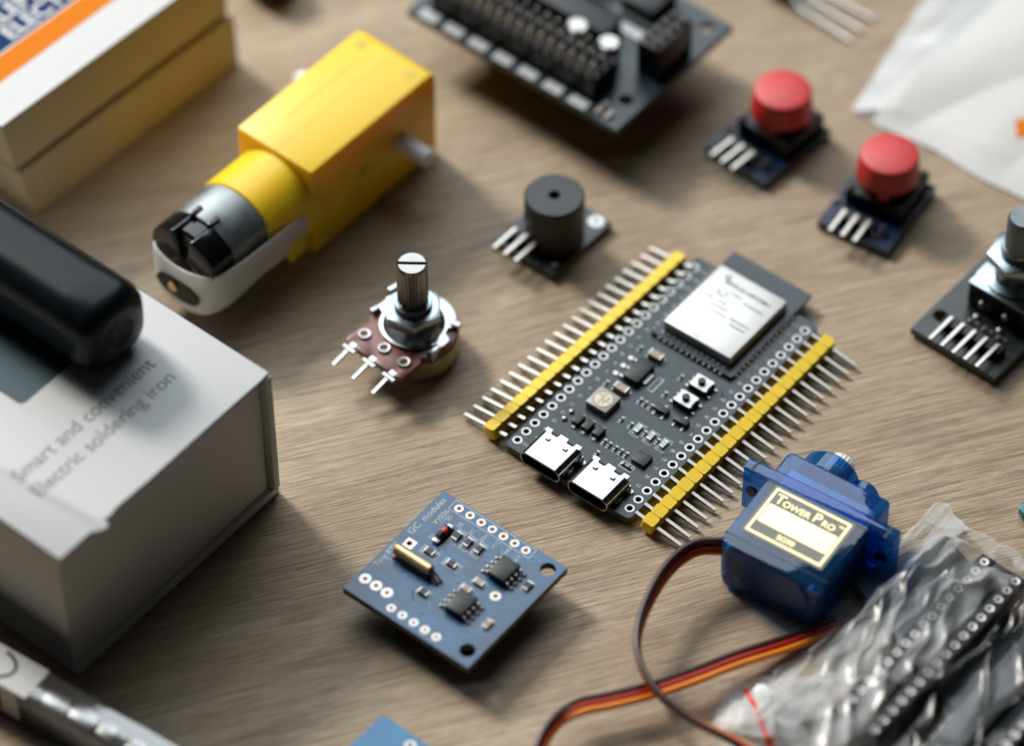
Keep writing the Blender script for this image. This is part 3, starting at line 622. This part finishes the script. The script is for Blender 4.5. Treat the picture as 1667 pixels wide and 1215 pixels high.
b = MB(); b.lathe([(9.45, 11.4), (9.7, 11.6), (9.7, 20.2), (9.5, 20.5), (0, 20.5)], (0, cyc, czc), axis=(-1, 0, 0), n=64); flat(b, 7.7); b.build('motor_can', 'motorcan', gm)
b = MB(); b.lathe([(8.9, 19.6), (8.9, 24.0), (8.4, 24.6), (0, 24.8)], (0, cyc, czc), axis=(-1, 0, 0), n=64)
b.box(-20.9, -18.2, cyc-2.6, cyc-1.7, czc+9.2, czc+10.0, .2); b.box(-20.9, -18.2, cyc+1.7, cyc+2.6, czc+9.2, czc+10.0, .2); 
XS = Matrix.Translation((-19.9, cyc, czc)) @ Matrix(((0, 0, -1, 0), (1, 0, 0, 0), (0, 1, 0, 0), (0, 0, 0, 1)))
for a0, a1 in ((101, 172), (8, 79), (188, 262), (278, 352)):
    P = [(9.6*cos(radians(a0+(a1-a0)*k/14)), 9.6*sin(radians(a0+(a1-a0)*k/14))) for k in range(15)] + [(3.2*cos(radians(a1)), 3.2*sin(radians(a1))), (3.2*cos(radians(a0)), 3.2*sin(radians(a0)))]
    b.prism(P, 0, 6.2 if a0 < 180 else 4.8, .75, xf=XS, seg=3)
flat(b, 7.55); b.build('end_cap', 'capgloss', gm)
b = MB(); b.lathe([(.35, 0), (.6, .1), (.6, .3), (.35, .4)], (-22.8, .75, czc+.9), axis=(-.3, -1, .1), n=16); b.bar((-22.8, .85, czc-.6), (-22.8, .6, czc+1.8), .7, .25, .1); b.build('copper_terminal', 'bronze', gm)
# strap: flat band round the motor in a horizontal plane
def strap():
    t = bmesh.new(); path = []; hw = 5.0
    hwp = [(-1.6, 8.5), (-6, 8.6), (-11, 8.4), (-17, 8.3), (-21.8, 8.1), (-25.2, 7.5), (-26.9, 5.6), (-27.3, 2.8), (-27.4, 0)]
    pts = [(x, cyc-y) for x, y in hwp]+[(x, cyc+y) for x, y in hwp[-2::-1]]
    n = len(pts); V = []
    for i, (x, y) in enumerate(pts):
        a = Vector(pts[max(i-1, 0)]); c = Vector(pts[min(i+1, n-1)]); d = (c-a).normalized(); nn = Vector((d.y, -d.x))
        if nn.dot(Vector((x+14, y-cyc))) < 0: nn = -nn
        f = i/(n-1); e = min(f, 1-f)*2
        h = 2.6 if e < .12 else (3.7 if e < .45 else 4.6 if e < .7 else 5.6)
        lift = -9.0*max(0, e-.35)
        V.append([t.verts.new((x+nn.x*o, y+nn.y*o, czc-.3+lift*.35+zz*h)) for o, zz in ((0, -1), (.8, -1), (.95, -.85), (.95, .85), (.8, 1), (0, 1))])
    for a, c in zip(V, V[1:]):
        for k in range(6): t.faces.new((a[k], a[(k+1) % 6], c[(k+1) % 6], c[k]))
    t.faces.new(V[0]); t.faces.new(V[-1]); bmesh.ops.recalc_face_normals(t, faces=t.faces); return t
t = strap()
b = MB(); b._add(t, 0)
st = b.build('strap', 'white_nylon', gm, 50)
md = st.modifiers.new('round', 'SUBSURF'); md.levels = 2; md.render_levels = 2
b = MB(); b.lathe([(0, 0), (1, 0), (1, .35), (0, .35)], (0, 0, 0), axis=(-1, 0, 0), n=40)
bmesh.ops.scale(b.bm, vec=(1, 5.3, 2.7), verts=b.bm.verts); bmesh.ops.translate(b.bm, vec=(-28.12, cyc-.3, czc-2.6), verts=b.bm.verts); b.build('strap_window', 'blackgloss', gm)
b = MB(); b.cyl((-28.5, cyc+.6, czc-2.3), 1.1, .5, axis=(-1, 0, 0), n=20, bev=.2); b.build('axle_tip', 'bronze', gm)
b = MB(); b.cyl((24.6, -7.5, 11.3), 1.9, 8, 'Y', 28, .4); b.build('output_shaft', 'white_nylon', gm)
b = MB(); b.cyl((24.6, 18.5, 11.3), 1.9, 8, 'Y', 28, .4); b.build('output_shaft', 'white_nylon', gm)
b = MB(); b.cyl((14.5, -.35, 11.5), 1.3, .4, 'Y', 20, .1); b.cyl((3.2, -.3, 3.6), 1.6, .35, 'Y', 20, .1); b.box(8, 26, 13.2, 13.3, 22.29, 22.34); b.cyl((31.2, 15.4, 22.2), 1.2, .14, n=20); b.cyl((31.2, 3.2, 22.2), 1.2, .14, n=20); b.build('rivet', 'yellowbox', gb)

# ------------------------------------------------------------------ blue servo
sv = thing('servo_motor', 'translucent blue servo motor with gold printed label and three colour cable, lying on its side', 'servo motor', (43.85, -54.45, 0), -34)
def shell(pts, z0, z1, bev): b = MB(); b.prism(pts, z0, z1, bev, seg=3); return b
b = MB(); b.prism([(-8.6, 0), (8.9, 0), (10.2, 1.3), (10.35, 17.0), (10.35, 23.8), (9.9, 24.3), (-9.7, 24.3), (-10.3, 23.7), (-10.3, 17), (-10.2, 1.6)], .7, 12.0, .55, seg=3)
cs = b.build('case', 'servo', sv, 25)
b = MB(); b.prism([(-15.2, 16.6), (15.2, 16.9), (15.4, 17.3), (15.2, 19.4), (-15.0, 19.1), (-15.3, 18.7)], .9, 12.15, .25); b.build('mounting_ear', 'servo', sv, 25)
b = MB(); b.box(-8.7, 8.8, 1.5, 15.6, 1.4, 10.4, .9); b.build('inner_motor', 'black', cs)
b = MB(); b.lathe([(0, 0), (3.2, 0), (3.2, 2), (2, 2), (2, 3.5), (0, 3.5)], (-3, 19.8, 6.2), 'Y', 18); b.lathe([(0, 0), (2.4, 0), (2.4, 1.4), (0, 1.4)], (4.5, 20.5, 6.2), 'Y', 18); b.box(-8.8, 8.6, 17.4, 22.6, 7.0, 9.6, .4); b.build('inner_gear', 'white_nylon', cs)
b = MB(); b.lathe([(0, 0), (5.6, 0), (5.6, 3.6), (5.0, 4.3), (0, 4.3)], (-3.2, 24.2, 6.3), 'Y', 48); b.lathe([(0, 0), (2.9, 0), (2.9, 3.4), (2.4, 3.9), (0, 3.9)], (3.6, 24.2, 6.3), 'Y', 32); b.build('gear_boss', 'servo', sv)
b = MB(); b.lathe([(0, 0), (2.4, 0), (2.4, 3.0), (2.1, 3.3), (0, 3.3)], (-3.0, 28.3, 6.3), 'Y', 40, knurl=lambda i, k: 1 if i % 2 else .92); b.build('output_spline', 'white_nylon', sv)
for x in (-9.2, 9.2):
    b = MB(); b.box(x-.8 if x > 0 else x-1.0, x+1.0 if x > 0 else x+.8, 1.4, 3.4, 2.2, 10.6, .3); b.build('corner_post', 'servo', cs)
Zs = 12.0
b = MB()
for g in ((-10.33, 10.37, 16.25, 16.45, 1.2, 12.02), (-10.2, 10.2, 2.6, 2.75, 1.2, 12.02)): b.box(*g)
b.build('case_seam', 'pcb_navy', cs)
b = MB()
for x in (-13.2, 13.2): b.cyl((x, 16.35, 6.4), 1.15, .5, 'Y', 18); b.box(x-.5 if x < 0 else x, x if x < 0 else x+.5, 16.4, 19.3, 12.0, 12.2)
b.build('screw_hole', 'pcb_navy', sv)
for x in (-8.3, 8.2):
    b = MB(); b.cyl((x, .2, 2.6), .9, 1.6, 'Y', 16, .1); b.cyl((x, .2, 10.0), .9, 1.6, 'Y', 16, .1); b.build('screw', 'motorcan', cs)
b = MB(); b.box(-6, 6, 3.2, 12, 10.45, 10.7, .1); b.cyl((0, 4, 6), 3.4, 10, 'Y', 24, .2); b.build('inner_motor_can', 'motorcan', cs)
b = MB(); b.prism(rrect(-8.3, 8.0, 4.3, 16.3, .3), Zs+.0, Zs+.05); lb = b.build('label', 'labelgrey', sv)
b = MB()
for g in ((-7.7, 7.4, 4.9, 5.35), (-7.7, 7.4, 15.35, 15.8), (-7.7, -7.25, 5.35, 15.35), (6.95, 7.4, 5.35, 15.35)): b.box(*g, Zs+.05, Zs+.075)
b.prism(rrect(-7.0, 6.8, 7.7, 12.1, .4), Zs+.05, Zs+.075)
def lt(s_, sz, x, y): text_bm(b, s_, sz, (x, y, Zs+.062), 0, .025, bold=.02)
lt('T', 3.1, -6.8, 12.75); lt('OWER', 1.85, -5.1, 12.75); lt('P', 3.0, .9, 12.75); lt('RO', 1.85, 2.75, 12.75); lt('TM', .8, 5.6, 14.0); lt('SG90', 1.6, -2.2, 5.9)
b.build('gold_print', 'gold', lb)
def sl(pts):   # world mm -> servo frame
    a = radians(-34); R = []
    for (x, y, z) in pts:
        dx, dy = x-43.85, y+54.45; R.append((dx*cos(a)+dy*sin(a), -dx*sin(a)+dy*cos(a), z))
    return R
A = [(40.6, -46.6, 6.6), (36.4, -46.2, 7.2), (31.5, -47.0, 7.6), (27.1, -51.0, 7.5), (23.3, -58.0, 7.2), (21.2, -65.6, 7.2), (21.8, -72.3, 7.2), (25.0, -78.4, 7.2), (30.5, -83.2, 6.8), (37.4, -87.2, 6.2), (46, -93, 4), (52, -104, 2.5), (40, -118, 1.6), (20, -116, 1.5), (6, -104, 1.8), (3.2, -92, 3.0), (4.7, -85.2, 3.6), (7.4, -80.8, 4.2), (11.5, -78.3, 4.6), (16.0, -77.2, 4.6), (23.3, -75.0, 4.5), (30.7, -71.8, 4.2), (38.2, -67.8, 3.4), (48.0, -62.8, 1.6), (56.0, -58.5, .9)]
# ribbon orientation: vertical stack where the ribbon stands on edge, flat elsewhere
for nm, mt, k in (('brown_wire', 'w_brown', -1), ('red_wire', 'w_red', 0), ('orange_wire', 'w_orange', 1)):
    pts = []
    for i, p in enumerate(A):
        a = Vector(A[max(i-1, 0)]); c = Vector(A[min(i+1, len(A)-1)]); d = (c-a); d.z = 0; d.normalize(); nn = Vector((d.y, -d.x, 0))
        if i < 3: v = (0, 0, 1, .55)
        ang = {0: 60, 1: 65, 2: 68, 3: 72, 4: 78, 5: 84, 6: 80, 7: 70, 8: 55, 9: 45}.get(i, 20 if i > 17 else 60 if i > 13 else 40)
        # on the first run brown is uppermost and orange lowest; on the second run orange is nearest the camera
        if i < 14: off = nn*(cos(radians(ang))*(-k))*1.12 + Vector((0, 0, -k*sin(radians(ang))*1.12))
        else: off = nn*(cos(radians(ang))*(k))*1.12 + Vector((0, 0, -k*sin(radians(ang))*.6))
        q = Vector(p)+off; pts.append((q.x, q.y, max(q.z, .65)))
    b = MB(); b.tube(sl(pts), .62, 12); b.build(nm, mt, sv)

# ------------------------------------------------------------------ sensor shield at the back
ss = thing('expansion_board', 'large dark grey expansion board crowded with upright pins, standing at the back', 'circuit board', (20.0, 50.2, 0), 50.4)
b = MB(); b.plate([(0, 0), (36.6, 0), (36.6, 52), (0, 52)], [(7.6, 3.6, 1.5), (33.0, 3.6, 1.5)], 10.4, 12, 0, 1); b.build('circuit_board', ['pcb_dark', 'pcb_edge'], ss)
b = MB()
for k in range(7): b.box(.3, 2.6, 8.2+k*6.2, 12.4+k*6.2, 12, 12.03)
b.box(22.0, 24.2, 10.5, 24.5, 12, 12.03); b.box(26, 26.4, 8, 30, 12, 12.03); b.build('silkscreen', 'silk', ss)
pp = None; cnt = 0
b = MB()
for r_i, x in enumerate((4.6, 7.15, 9.7)): 
    for k_ in range(16): b.box(x-1.2, x+1.2, 8.25+k_*2.54, 10.75+k_*2.54, 12.05, 17.2, .2, 1)
b.build('pin_strip', 'black', ss)
b = MB(); b.bar((0, 0, 14.4), (0, 0, 20.6), .66, taper=.3); pp = b.build('pin', 'pin', ss); pp.location = (4.6*S, 9.5*S, 0)
for x in (4.6, 7.15, 9.7):
    for j in range(16):
        if (x, j) != (4.6, 0): copy_part(pp, ss, (x, 9.5+j*2.54, 0))
for (x, y) in ((13.0, 20.0), (13.2, 12.4)):
    b = MB(); b.lathe([(0, 12.02), (2.3, 12.02), (2.3, 17.2), (1.9, 17.7), (0, 17.7)], (x, y, 0), n=32); b.build('capacitor', 'tin', ss)
b = MB(); b.box(15.0, 25.8, 1.6, 7.0, 12.02, 20.2, .3); fh = b.build('socket_block', 'black', ss)
for i in range(4):
    for j in range(2):
        copy_part(pp, ss, (16.6+i*2.54, 3.0+j*2.54, 1.0))
b = MB(); b.box(15.6, 21.6, 15.5, 44, 12.05, 16.0, .3); b.build('long_chip', 'chip', ss)
b = MB(); b.box(26.5, 34.5, 12, 20, 12.05, 15.5, .3); b.box(27, 33, 26, 46, 12.05, 20, .3); b.build('connector', 'black', ss)
for (x, y) in ((2.2, 3.4), (3.4, 5.6), (2.0, 5.6)): smd('resistor', x, y, 'x', 1.8, 1.0, .7, 'tan', 12, ss, term=.35)
for (x, y) in ((8, 26), (30, 26)):
    b = MB(); b.box(x-1.3, x+1.3, y-14, y+14, 2.0, 10.4, .2, 1); b.box(x-.3, x+.3, y-13, y+13, 0, 2.1); b.build('lower_pin_row', 'black', ss)

# ------------------------------------------------------------------ white box with print
wb = thing('white_box', 'white cardboard box printed with small grey words, left foreground', 'cardboard box', (-74.9, -68.2, 0), 50.6)
Hb = 33.0
b = MB(); b.box(.2, 50.4, .9, 110, .2, Hb-.3, .3); b.build('carton', 'cardwhite', wb)
b = MB(); b.box(0, 52.4, -.1, 110, 0, 2.2, .4); b.box(50.7, 52.4, -.5, 110, 2.0, Hb-.6, .5); b.build('sleeve', 'cardwhite', wb)
P = [(0, 0), (7.4, 0), (8.2, -.7), (9.4, -1.5), (10.4, -1.2), (10.9, .3), (11.6, -.2), (14, .25), (22, 0), (40, .1), (50.2, 0), (52.2, .2), (52.3, 110), (0, 110)]
b = MB(); b.prism(P, Hb-.28, Hb, .08); b.prism([(x, y-.12 if y < 2 else y) for x, y in P], Hb-.46, Hb-.29, mi=1); b.build('top_sheet', ['cardwhite', 'cardedge'], wb)
b = MB(); b.prism(rrect(20, 46, 28, 96, 1.2), Hb, Hb+.03); b.build('printed_panel', 'tealprint', wb)
b = MB(); text_bm(b, 'Smart and convenient', 3.95, (7.6, 16.4, Hb+.02), 0, .03, sx=.97); text_bm(b, 'Electric soldering iron', 3.95, (7.2, 11.6, Hb+.02), 0, .03, sx=.97); b.build('printed_words', 'greytext', wb)
pn = thing('soldering_iron', 'glossy black thick cylindrical handle lying on the white box', 'soldering iron', (-74.9, -68.2, Hb+.05), 50.6)
b = MB(); t = bmesh.new(); secs = [(20.9, .55), (21.3, .8), (22.3, .93), (24, 1.0), (30, 1.0), (110, 1.0)]; VL = []
for (y, s_) in secs:
    ring = []
    for k in range(48):
        a = 2*pi*k/48; e = 2/3.0; cx = abs(cos(a))**e*(1 if cos(a) >= 0 else -1); cz = abs(sin(a))**e*(1 if sin(a) >= 0 else -1)
        ring.append(t.verts.new((38.0+7.7*s_*cx, y, 7.8+7.7*s_*cz)))
    VL.append(ring)
for a, c in zip(VL, VL[1:]):
    for k in range(48): t.faces.new((a[k], a[(k+1) % 48], c[(k+1) % 48], c[k]))
t.faces.new(VL[0]); t.faces.new(VL[-1]); bmesh.ops.recalc_face_normals(t, faces=t.faces); b._add(t, 0)
b.build('handle', 'blackgloss', pn, 60)
b = MB(); b.lathe([(3.6, 0), (3.6, .15), (3.3, .18), (3.1, .05), (0, .05)], (38.0, 20.95, 7.8), axis=(0, -1, 0), n=40); b.build('end_cap', 'blackgloss', pn)

# ------------------------------------------------------------------ product boxes upper left
def pbox(label, z0, z1, off, fn):
    t = thing('product_box', label, 'cardboard box', (-90.4, 40.0, 0), 48.0); fn(t); return t
def low(t):
    b = MB(); b.hexa([(0, 0, .1), (55.2, 0, .1), (55.2, 90, .1), (0, 90, .1), (-1.9, .8, 12.4), (55.6, .8, 12.4), (55.6, 90, 12.4), (-1.9, 90, 12.4)], .4); b.build('carton', 'cardcream', t)
    b = MB(); b.hexa([(-.75, 9, 3.2), (-.9, 9, 3.2), (-.9, 30, 3.2), (-.75, 30, 3.2), (-1.6, 9, 9), (-1.75, 9, 9), (-1.75, 30, 9), (-1.6, 30, 9)]); b.build('printed_patch', 'orange', t)
def up(t):
    b = MB(); b.hexa([(-2.0, 1.6, 13.0), (54.8, 1.6, 13.0), (54.8, 90, 13.0), (-2.0, 90, 13.0), (-3.8, 1.5, 25.9), (54.4, 1.5, 25.9), (54.4, 90, 25.9), (-3.8, 90, 25.9)], .4); b.build('carton', 'cardcream', t)
    b = MB(); b.box(-3.6, 54.3, 1.8, 90, 25.9, 26.0); b.build('glossy_top', 'cardwhite', t)
    b = MB(); b.box(-3.6, 54.3, 10.3, 15.6, 26.0, 26.03); b.build('orange_band', 'orange', t)
    b = MB(); b.box(-3.6, 54.3, 16.1, 26.5, 26.0, 26.03); b.build('blue_panel', 'bluep', t)
    b = MB(); b.box(-3.6, 54.3, 27.0, 31, 26.0, 26.03); b.build('orange_band', 'orange', t)
    b = MB(); text_bm(b, 'VELLEMAN', 5.2, (7.4, 21.6, 26.05), 0, .03, bold=.12); text_bm(b, 'ELECTRONICS', 5.2, (13.2, 17.0, 26.05), 0, .03, bold=.12); b.build('printed_words', 'cardwhite', t)
pbox('cream sided product box with plain top edge, the lower of the two stacked boxes', 0, 12, 0, low)
pbox('product box with white orange and blue printed top, the upper of the two stacked boxes', 13, 26, 0, up)

# ------------------------------------------------------------------ clear plastic case at the lower left edge
tu = thing('plastic_case', 'long clear grey plastic case with a white sticker, lower left corner', 'plastic case', (-87.5, -67.4, 0), -34)
b = MB(); b.box(-40, 50, -6.6, 0, .2, 8.6, .5); b.build('shell', 'tube', tu)
b = MB(); b.box(-39, 49, -5.8, -.8, 1.0, 5.2, .3); b.build('foam_insert', 'foam', tu)
rn2 = random.Random(2); b = MB()
for k in range(6): b.box(12+k*6, 15+k*6+rn2.uniform(0, 2), -4.8, -1.8, 5.3, 7.2, .3)
b.build('metal_bits', 'pin', tu)
b = MB(); b.box(-40, 10.8, -6.7, .1, 8.62, 8.7); b.box(-40, 8.8, -6.74, -6.66, .6, 8.7); sk = b.build('sticker', 'cardwhite', tu)
b = MB()
for k in range(15):
    a = radians(-75+k*10.5); a2 = radians(-75+(k+1)*10.5)
    b.bar((1.6+4.2*cos(a), -3.4+2.7*sin(a), 8.73), (1.6+4.2*cos(a2), -3.4+2.7*sin(a2), 8.73), .7, .04)
b.bar((-2, -2.0, 8.73), (1.2, -2.4, 8.73), .7, .04)
b.box(-1.5, 1.6, -6.4, -5.2, 8.71, 8.75); b.box(2.4, 5.0, -6.80, -6.75, 1.5, 6.0); b.box(-3, 1, -6.80, -6.75, 2.4, 5.0); b.build('printed_mark', 'ink', sk)

# ------------------------------------------------------------------ board corners cut by the frame
bb = thing('blue_module', 'bright blue circuit board corner poking in at the bottom edge', 'circuit board', (-22.2, -78.0, 0), 230)
b = MB(); b.plate([(0, 0), (30, 0), (30, 24), (0, 24)], [(2.0, 7.8, .5), (2.0, 10.4, .5)], .6, 2.2, 0, 1); b.build('circuit_board', ['pcb_sky', 'pcb_edge'], bb)
for y in (7.8, 10.4):
    b = MB(); b.ring((2.0, y, 2.2), .5, 1.0, .04); b.build('solder_pad', 'tin', bb)
tl = thing('teal_component', 'tiny teal blue board tip with a white dot at the right edge', 'circuit board', (90.0, -33.2, 0), -20)
b = MB(); b.prism([(0, -.8), (1.2, -2.0), (18, -2.6), (18, 4), (1.4, 1.2), (0, .6)], .4, 2.2, .2); b.build('circuit_board', 'teal', tl)
b = MB(); b.lathe([(.5, 0), (.4, .3), (0, .5)], (1.3, -.2, 2.2), n=12); b.build('solder_blob', 'tin', tl)

# ------------------------------------------------------------------ transistor and dark component at the top edge
ts = thing('transistor', 'black transistor with three long pale legs lying at the top edge', 'transistor', (57.5, 97.5, 0), -38)
b = MB(); b.lathe([(0, 0), (2.4, 0), (2.4, 5), (0, 5)], (-6.0, 0, 2.6), 'X', 24); b.build('body', 'black', ts)
for k, y in enumerate((-2.6, .4, 3.6)):
    b = MB(); b.bar((-1.2, y*.5, 2.4), (2, y, 1.6), .6); b.bar((2, y, 1.6), (15, y*1.25, .6), .75, .5); b.build('leg', 'pin', ts)
kb = thing('black_knob', 'dark rounded knob just showing at the top edge above the gear motor', 'knob', (-47.6, 101.6, 0), 0)
b = MB(); b.lathe([(0, .1), (4.6, .1), (5.0, .6), (4.6, 6.5), (4.0, 7), (0, 7)], n=32); b.build('knob_body', 'black', kb)

# ------------------------------------------------------------------ white pouch upper right
def wpt(u, v):
    # corners: near-left, near-right, far-right, far-left
    a, c, d, e = Vector((66.6, 66.8)), Vector((125, 21.5)), Vector((160, 120)), Vector((84, 100))
    p = (a*(1-u)+c*u)*(1-v)+(e*(1-u)+d*u)*v
    ed = min(u, v, 1-u, 1-v); lift = min(1, ed*9)
    z = .25+lift*(1.6+2.2*noise.noise(Vector((p.x*.03, p.y*.03, 0)))+1.7*abs(noise.noise(Vector(((p.x*.7-p.y*.7)*.06, (p.x+p.y)*.012, 3)))))
    wob = .8*noise.noise(Vector((u*6, v*6, 9)))
    return Vector((p.x+wob, p.y+wob*.5, max(z, .2)))
b = MB(); b.sheet(110, 90, wpt)
for f in b.bm.faces:
    c = f.calc_center_median(); 
    dd = (c.x-72.5)*.62-(c.y-66)*.785*0+0
    s_ = (c.x-70)*.757-(c.y-64)*.653+2.5*noise.noise(Vector((c.x*.05, c.y*.05, 5)))
    f.material_index = 1 if s_ < -.5 else 0
bmesh.ops.solidify(b.bm, geom=b.bm.faces[:], thickness=-.12)
pw = b.build('plastic_pouch', ['pouch', 'pouchgrey'], None, 60); tag(pw, 'white plastic pouch with a small orange mark, upper right corner', 'pouch')
b = MB(); b.sheet(8, 8, lambda u, v: Vector((97.6+u*9, 57.4+v*4.0+u*2-1.2*(.5-u)*(.5-v), 0)))
for v in b.bm.verts:
    pass
bm_ = b.bm
from mathutils.bvhtree import BVHTree
tree = BVHTree.FromPolygons([v.co/S for v in pw.data.vertices], [list(p.vertices) for p in pw.data.polygons])
for v in bm_.verts:
    h = tree.ray_cast(Vector((v.co.x, v.co.y, 60)), Vector((0, 0, -1))); v.co.z = (h[0].z if h[0] else 3)+.12
b.build('orange_mark', 'orange', pw)

# ------------------------------------------------------------------ chips and sockets in clear bags, lower right
fo = thing('foam_slab', 'flat dark grey foam slab under the clear bag, beside the blue servo', 'foam', (76.2, -40.2, 0), 29)
b = MB(); b.box(-20, 0, -40, 0, .1, 3.0, .3); b.build('slab', 'foam', fo)
def socket(label, loc, rot, n, zb=1.8, mt='chip'):
    t = thing('chip_socket', label, 'chip socket', loc, rot, 'black chip sockets'); L_ = n*2.54+.6; b = MB()
    b.box(0, L_, 0, 3.0, zb, zb+6.4, .25); b.box(0, L_, 6.6, 9.6, zb, zb+6.4, .25)
    for x in (0, L_*.27, L_*.55, L_-3.0): b.box(x+.02, x+3.0, 2.9, 6.7, zb+.5, zb+6.2, .2)
    b.build('socket_frame', mt, t); q = MB(); q.lathe([(.35, -.4), (.4, .12), (.78, .15), (.82, -.05), (.85, -.3)], (0, 0, zb+6.4), n=16); q.box(-.25, .25, -.15, .15, 0, zb, 0)
    p = q.build('contact', 'pin', t); p.location = (1.6*S, 1.5*S, 0)
    for i in range(n):
        for y in (1.5, 8.1):
            if (i, y) != (0, 1.5): copy_part(p, t, (1.6+i*2.54, y, 0))
    return t
socket('black socket with two rows of round contacts under the bag, on the servo side', (60.4, -88.2, 0), 49.6, 17)
socket('black socket mostly out of frame at the lower right corner, beyond the long black chip', (84.0, -99.5, 0), 50.5, 17)
dp = thing('long_chip', 'long smooth black chip lying between the two chip sockets', 'chip', (73.6, -91.6, 0), 51)
b = MB(); b.prism([(0, .4), (0, 2.4), (.9, 3.3), (0, 4.2), (0, 6.6), (52, 6.6), (52, .4)], 1.2, 5.0, .25); b.build('chip_body', 'chip', dp)
q = MB(); q.box(-.6, .6, -.05, .35, 2.6, 3.0); q.box(-.3, .3, -.35, .0, 0, 2.9, .05, 1); p0 = q.build('leg', 'pin', dp); p0.location = (1.6*S, 0, 0)
for i in range(20):
    if i: copy_part(p0, dp, (1.6+i*2.54, 0, 0))
    copy_part(p0, dp, (1.6+i*2.54, 7.0, 0))

def drape(name, mt, origin, rot, LX, LY, nu, nv, hfun, seed, amp, outline, label, cat, crease):
    a0 = radians(rot)
    def fn(u, v):
        x = u*LX; y = v*LY
        e = outline(u, v); ed = min(1, max(0, e*5)); ed = ed*ed*(3-2*ed)
        wx = noise.noise(Vector((x*.12, y*.12, seed)))*3
        q = Vector(((x*cos(crease)+y*sin(crease)+wx)*.085, (-x*sin(crease)+y*cos(crease))*.022, seed))
        r = 1-abs(noise.noise(q))*2.2; r = max(0, r); q2 = Vector(((x*cos(crease+.7)+y*sin(crease+.7))*.14, (-x*sin(crease+.7)+y*cos(crease+.7))*.035, seed+5)); r2 = max(0, 1-abs(noise.noise(q2))*2.6)
        h = .3+ed*(hfun(x, y)+amp*(r**3)+amp*.6*r2**3+.25*noise.noise(Vector((x*.2, y*.2, seed+2))))
        jx = 1.3*noise.noise(Vector((x*.2, y*.2, seed+7))); jy = 1.3*noise.noise(Vector((x*.2, y*.2, seed+17)))
        return Vector((x+jx+(1-ed)*2*noise.noise(Vector((x*.3, y*.3, seed+3))), y+jy, h))
    b = MB(); b.sheet(nu, nv, fn); o = b.build(name, mt, None, 80); o.location = (origin[0]*S, origin[1]*S, 0); o.rotation_euler = (0, 0, a0); tag(o, label, cat); return o
def sm(a, b_, x): t = max(0, min(1, (x-a)/(b_-a))); return t*t*(3-2*t)
# over the sockets: frame with x along 50 deg, y to the upper left
def hb(x, y):     # sockets reach 8.2 mm
    return 5.2+3.4*sm(15, 20, y)*(1-sm(32, 38, y))
def ob(u, v):
    return min(u+.2, .965-u, v+.4, 1-v, 1.14-u-.3*max(0, v-.62)*2, .90-u+.22*v*2)
drape('clear_bag', 'bag', (68.0, -106.0), 50, 62, 42, 170, 130, hb, 3.1, 1.9, ob, 'crumpled clear plastic bag draped over the chip sockets, lower right corner', 'plastic bag', radians(80))
# small bag of servo horns
def hs(x, y): return 1.9
drape('horn_bag', 'bagsoft', (35.0, -97.0), 0, 24, 28, 90, 100, hs, 8.4, 2.2, lambda u, v: min(u-.1*v*0, 1-u, v+.4, 1.02-v-.25*abs(u-.7)), 'small milky plastic bag with a red seal line, beside the servo cable at the bottom', 'plastic bag', radians(20))
o_hb = bpy.data.objects['horn_bag']
b = MB(); b.sheet(1, 50, lambda u, v: Vector((4.2+u*.9+v*4.6, 25.2-v*19, 0)))
tree = BVHTree.FromPolygons([v.co/S for v in o_hb.data.vertices], [list(p.vertices) for p in o_hb.data.polygons])
for v in b.bm.verts:
    h = tree.ray_cast(Vector((v.co.x, v.co.y, 60)), Vector((0, 0, -1))); v.co.z = (h[0].z if h[0] else 1)+.06
b.build('red_seal_line', 'red', o_hb)
hr = thing('servo_horn', 'white plastic servo arm inside the small milky bag', 'servo horn', (47, -83, .3), 115)
b = MB(); b.cyl((0, 0, 0), 3, 1.6, n=28, bev=.2); b.prism([(-12, -1.2), (0, -2.6), (12, -1.2), (12.6, 0), (12, 1.2), (0, 2.6), (-12, 1.2), (-12.6, 0)], 0, 1.3, .2); b.build('arm', 'whiteplastic', hr)
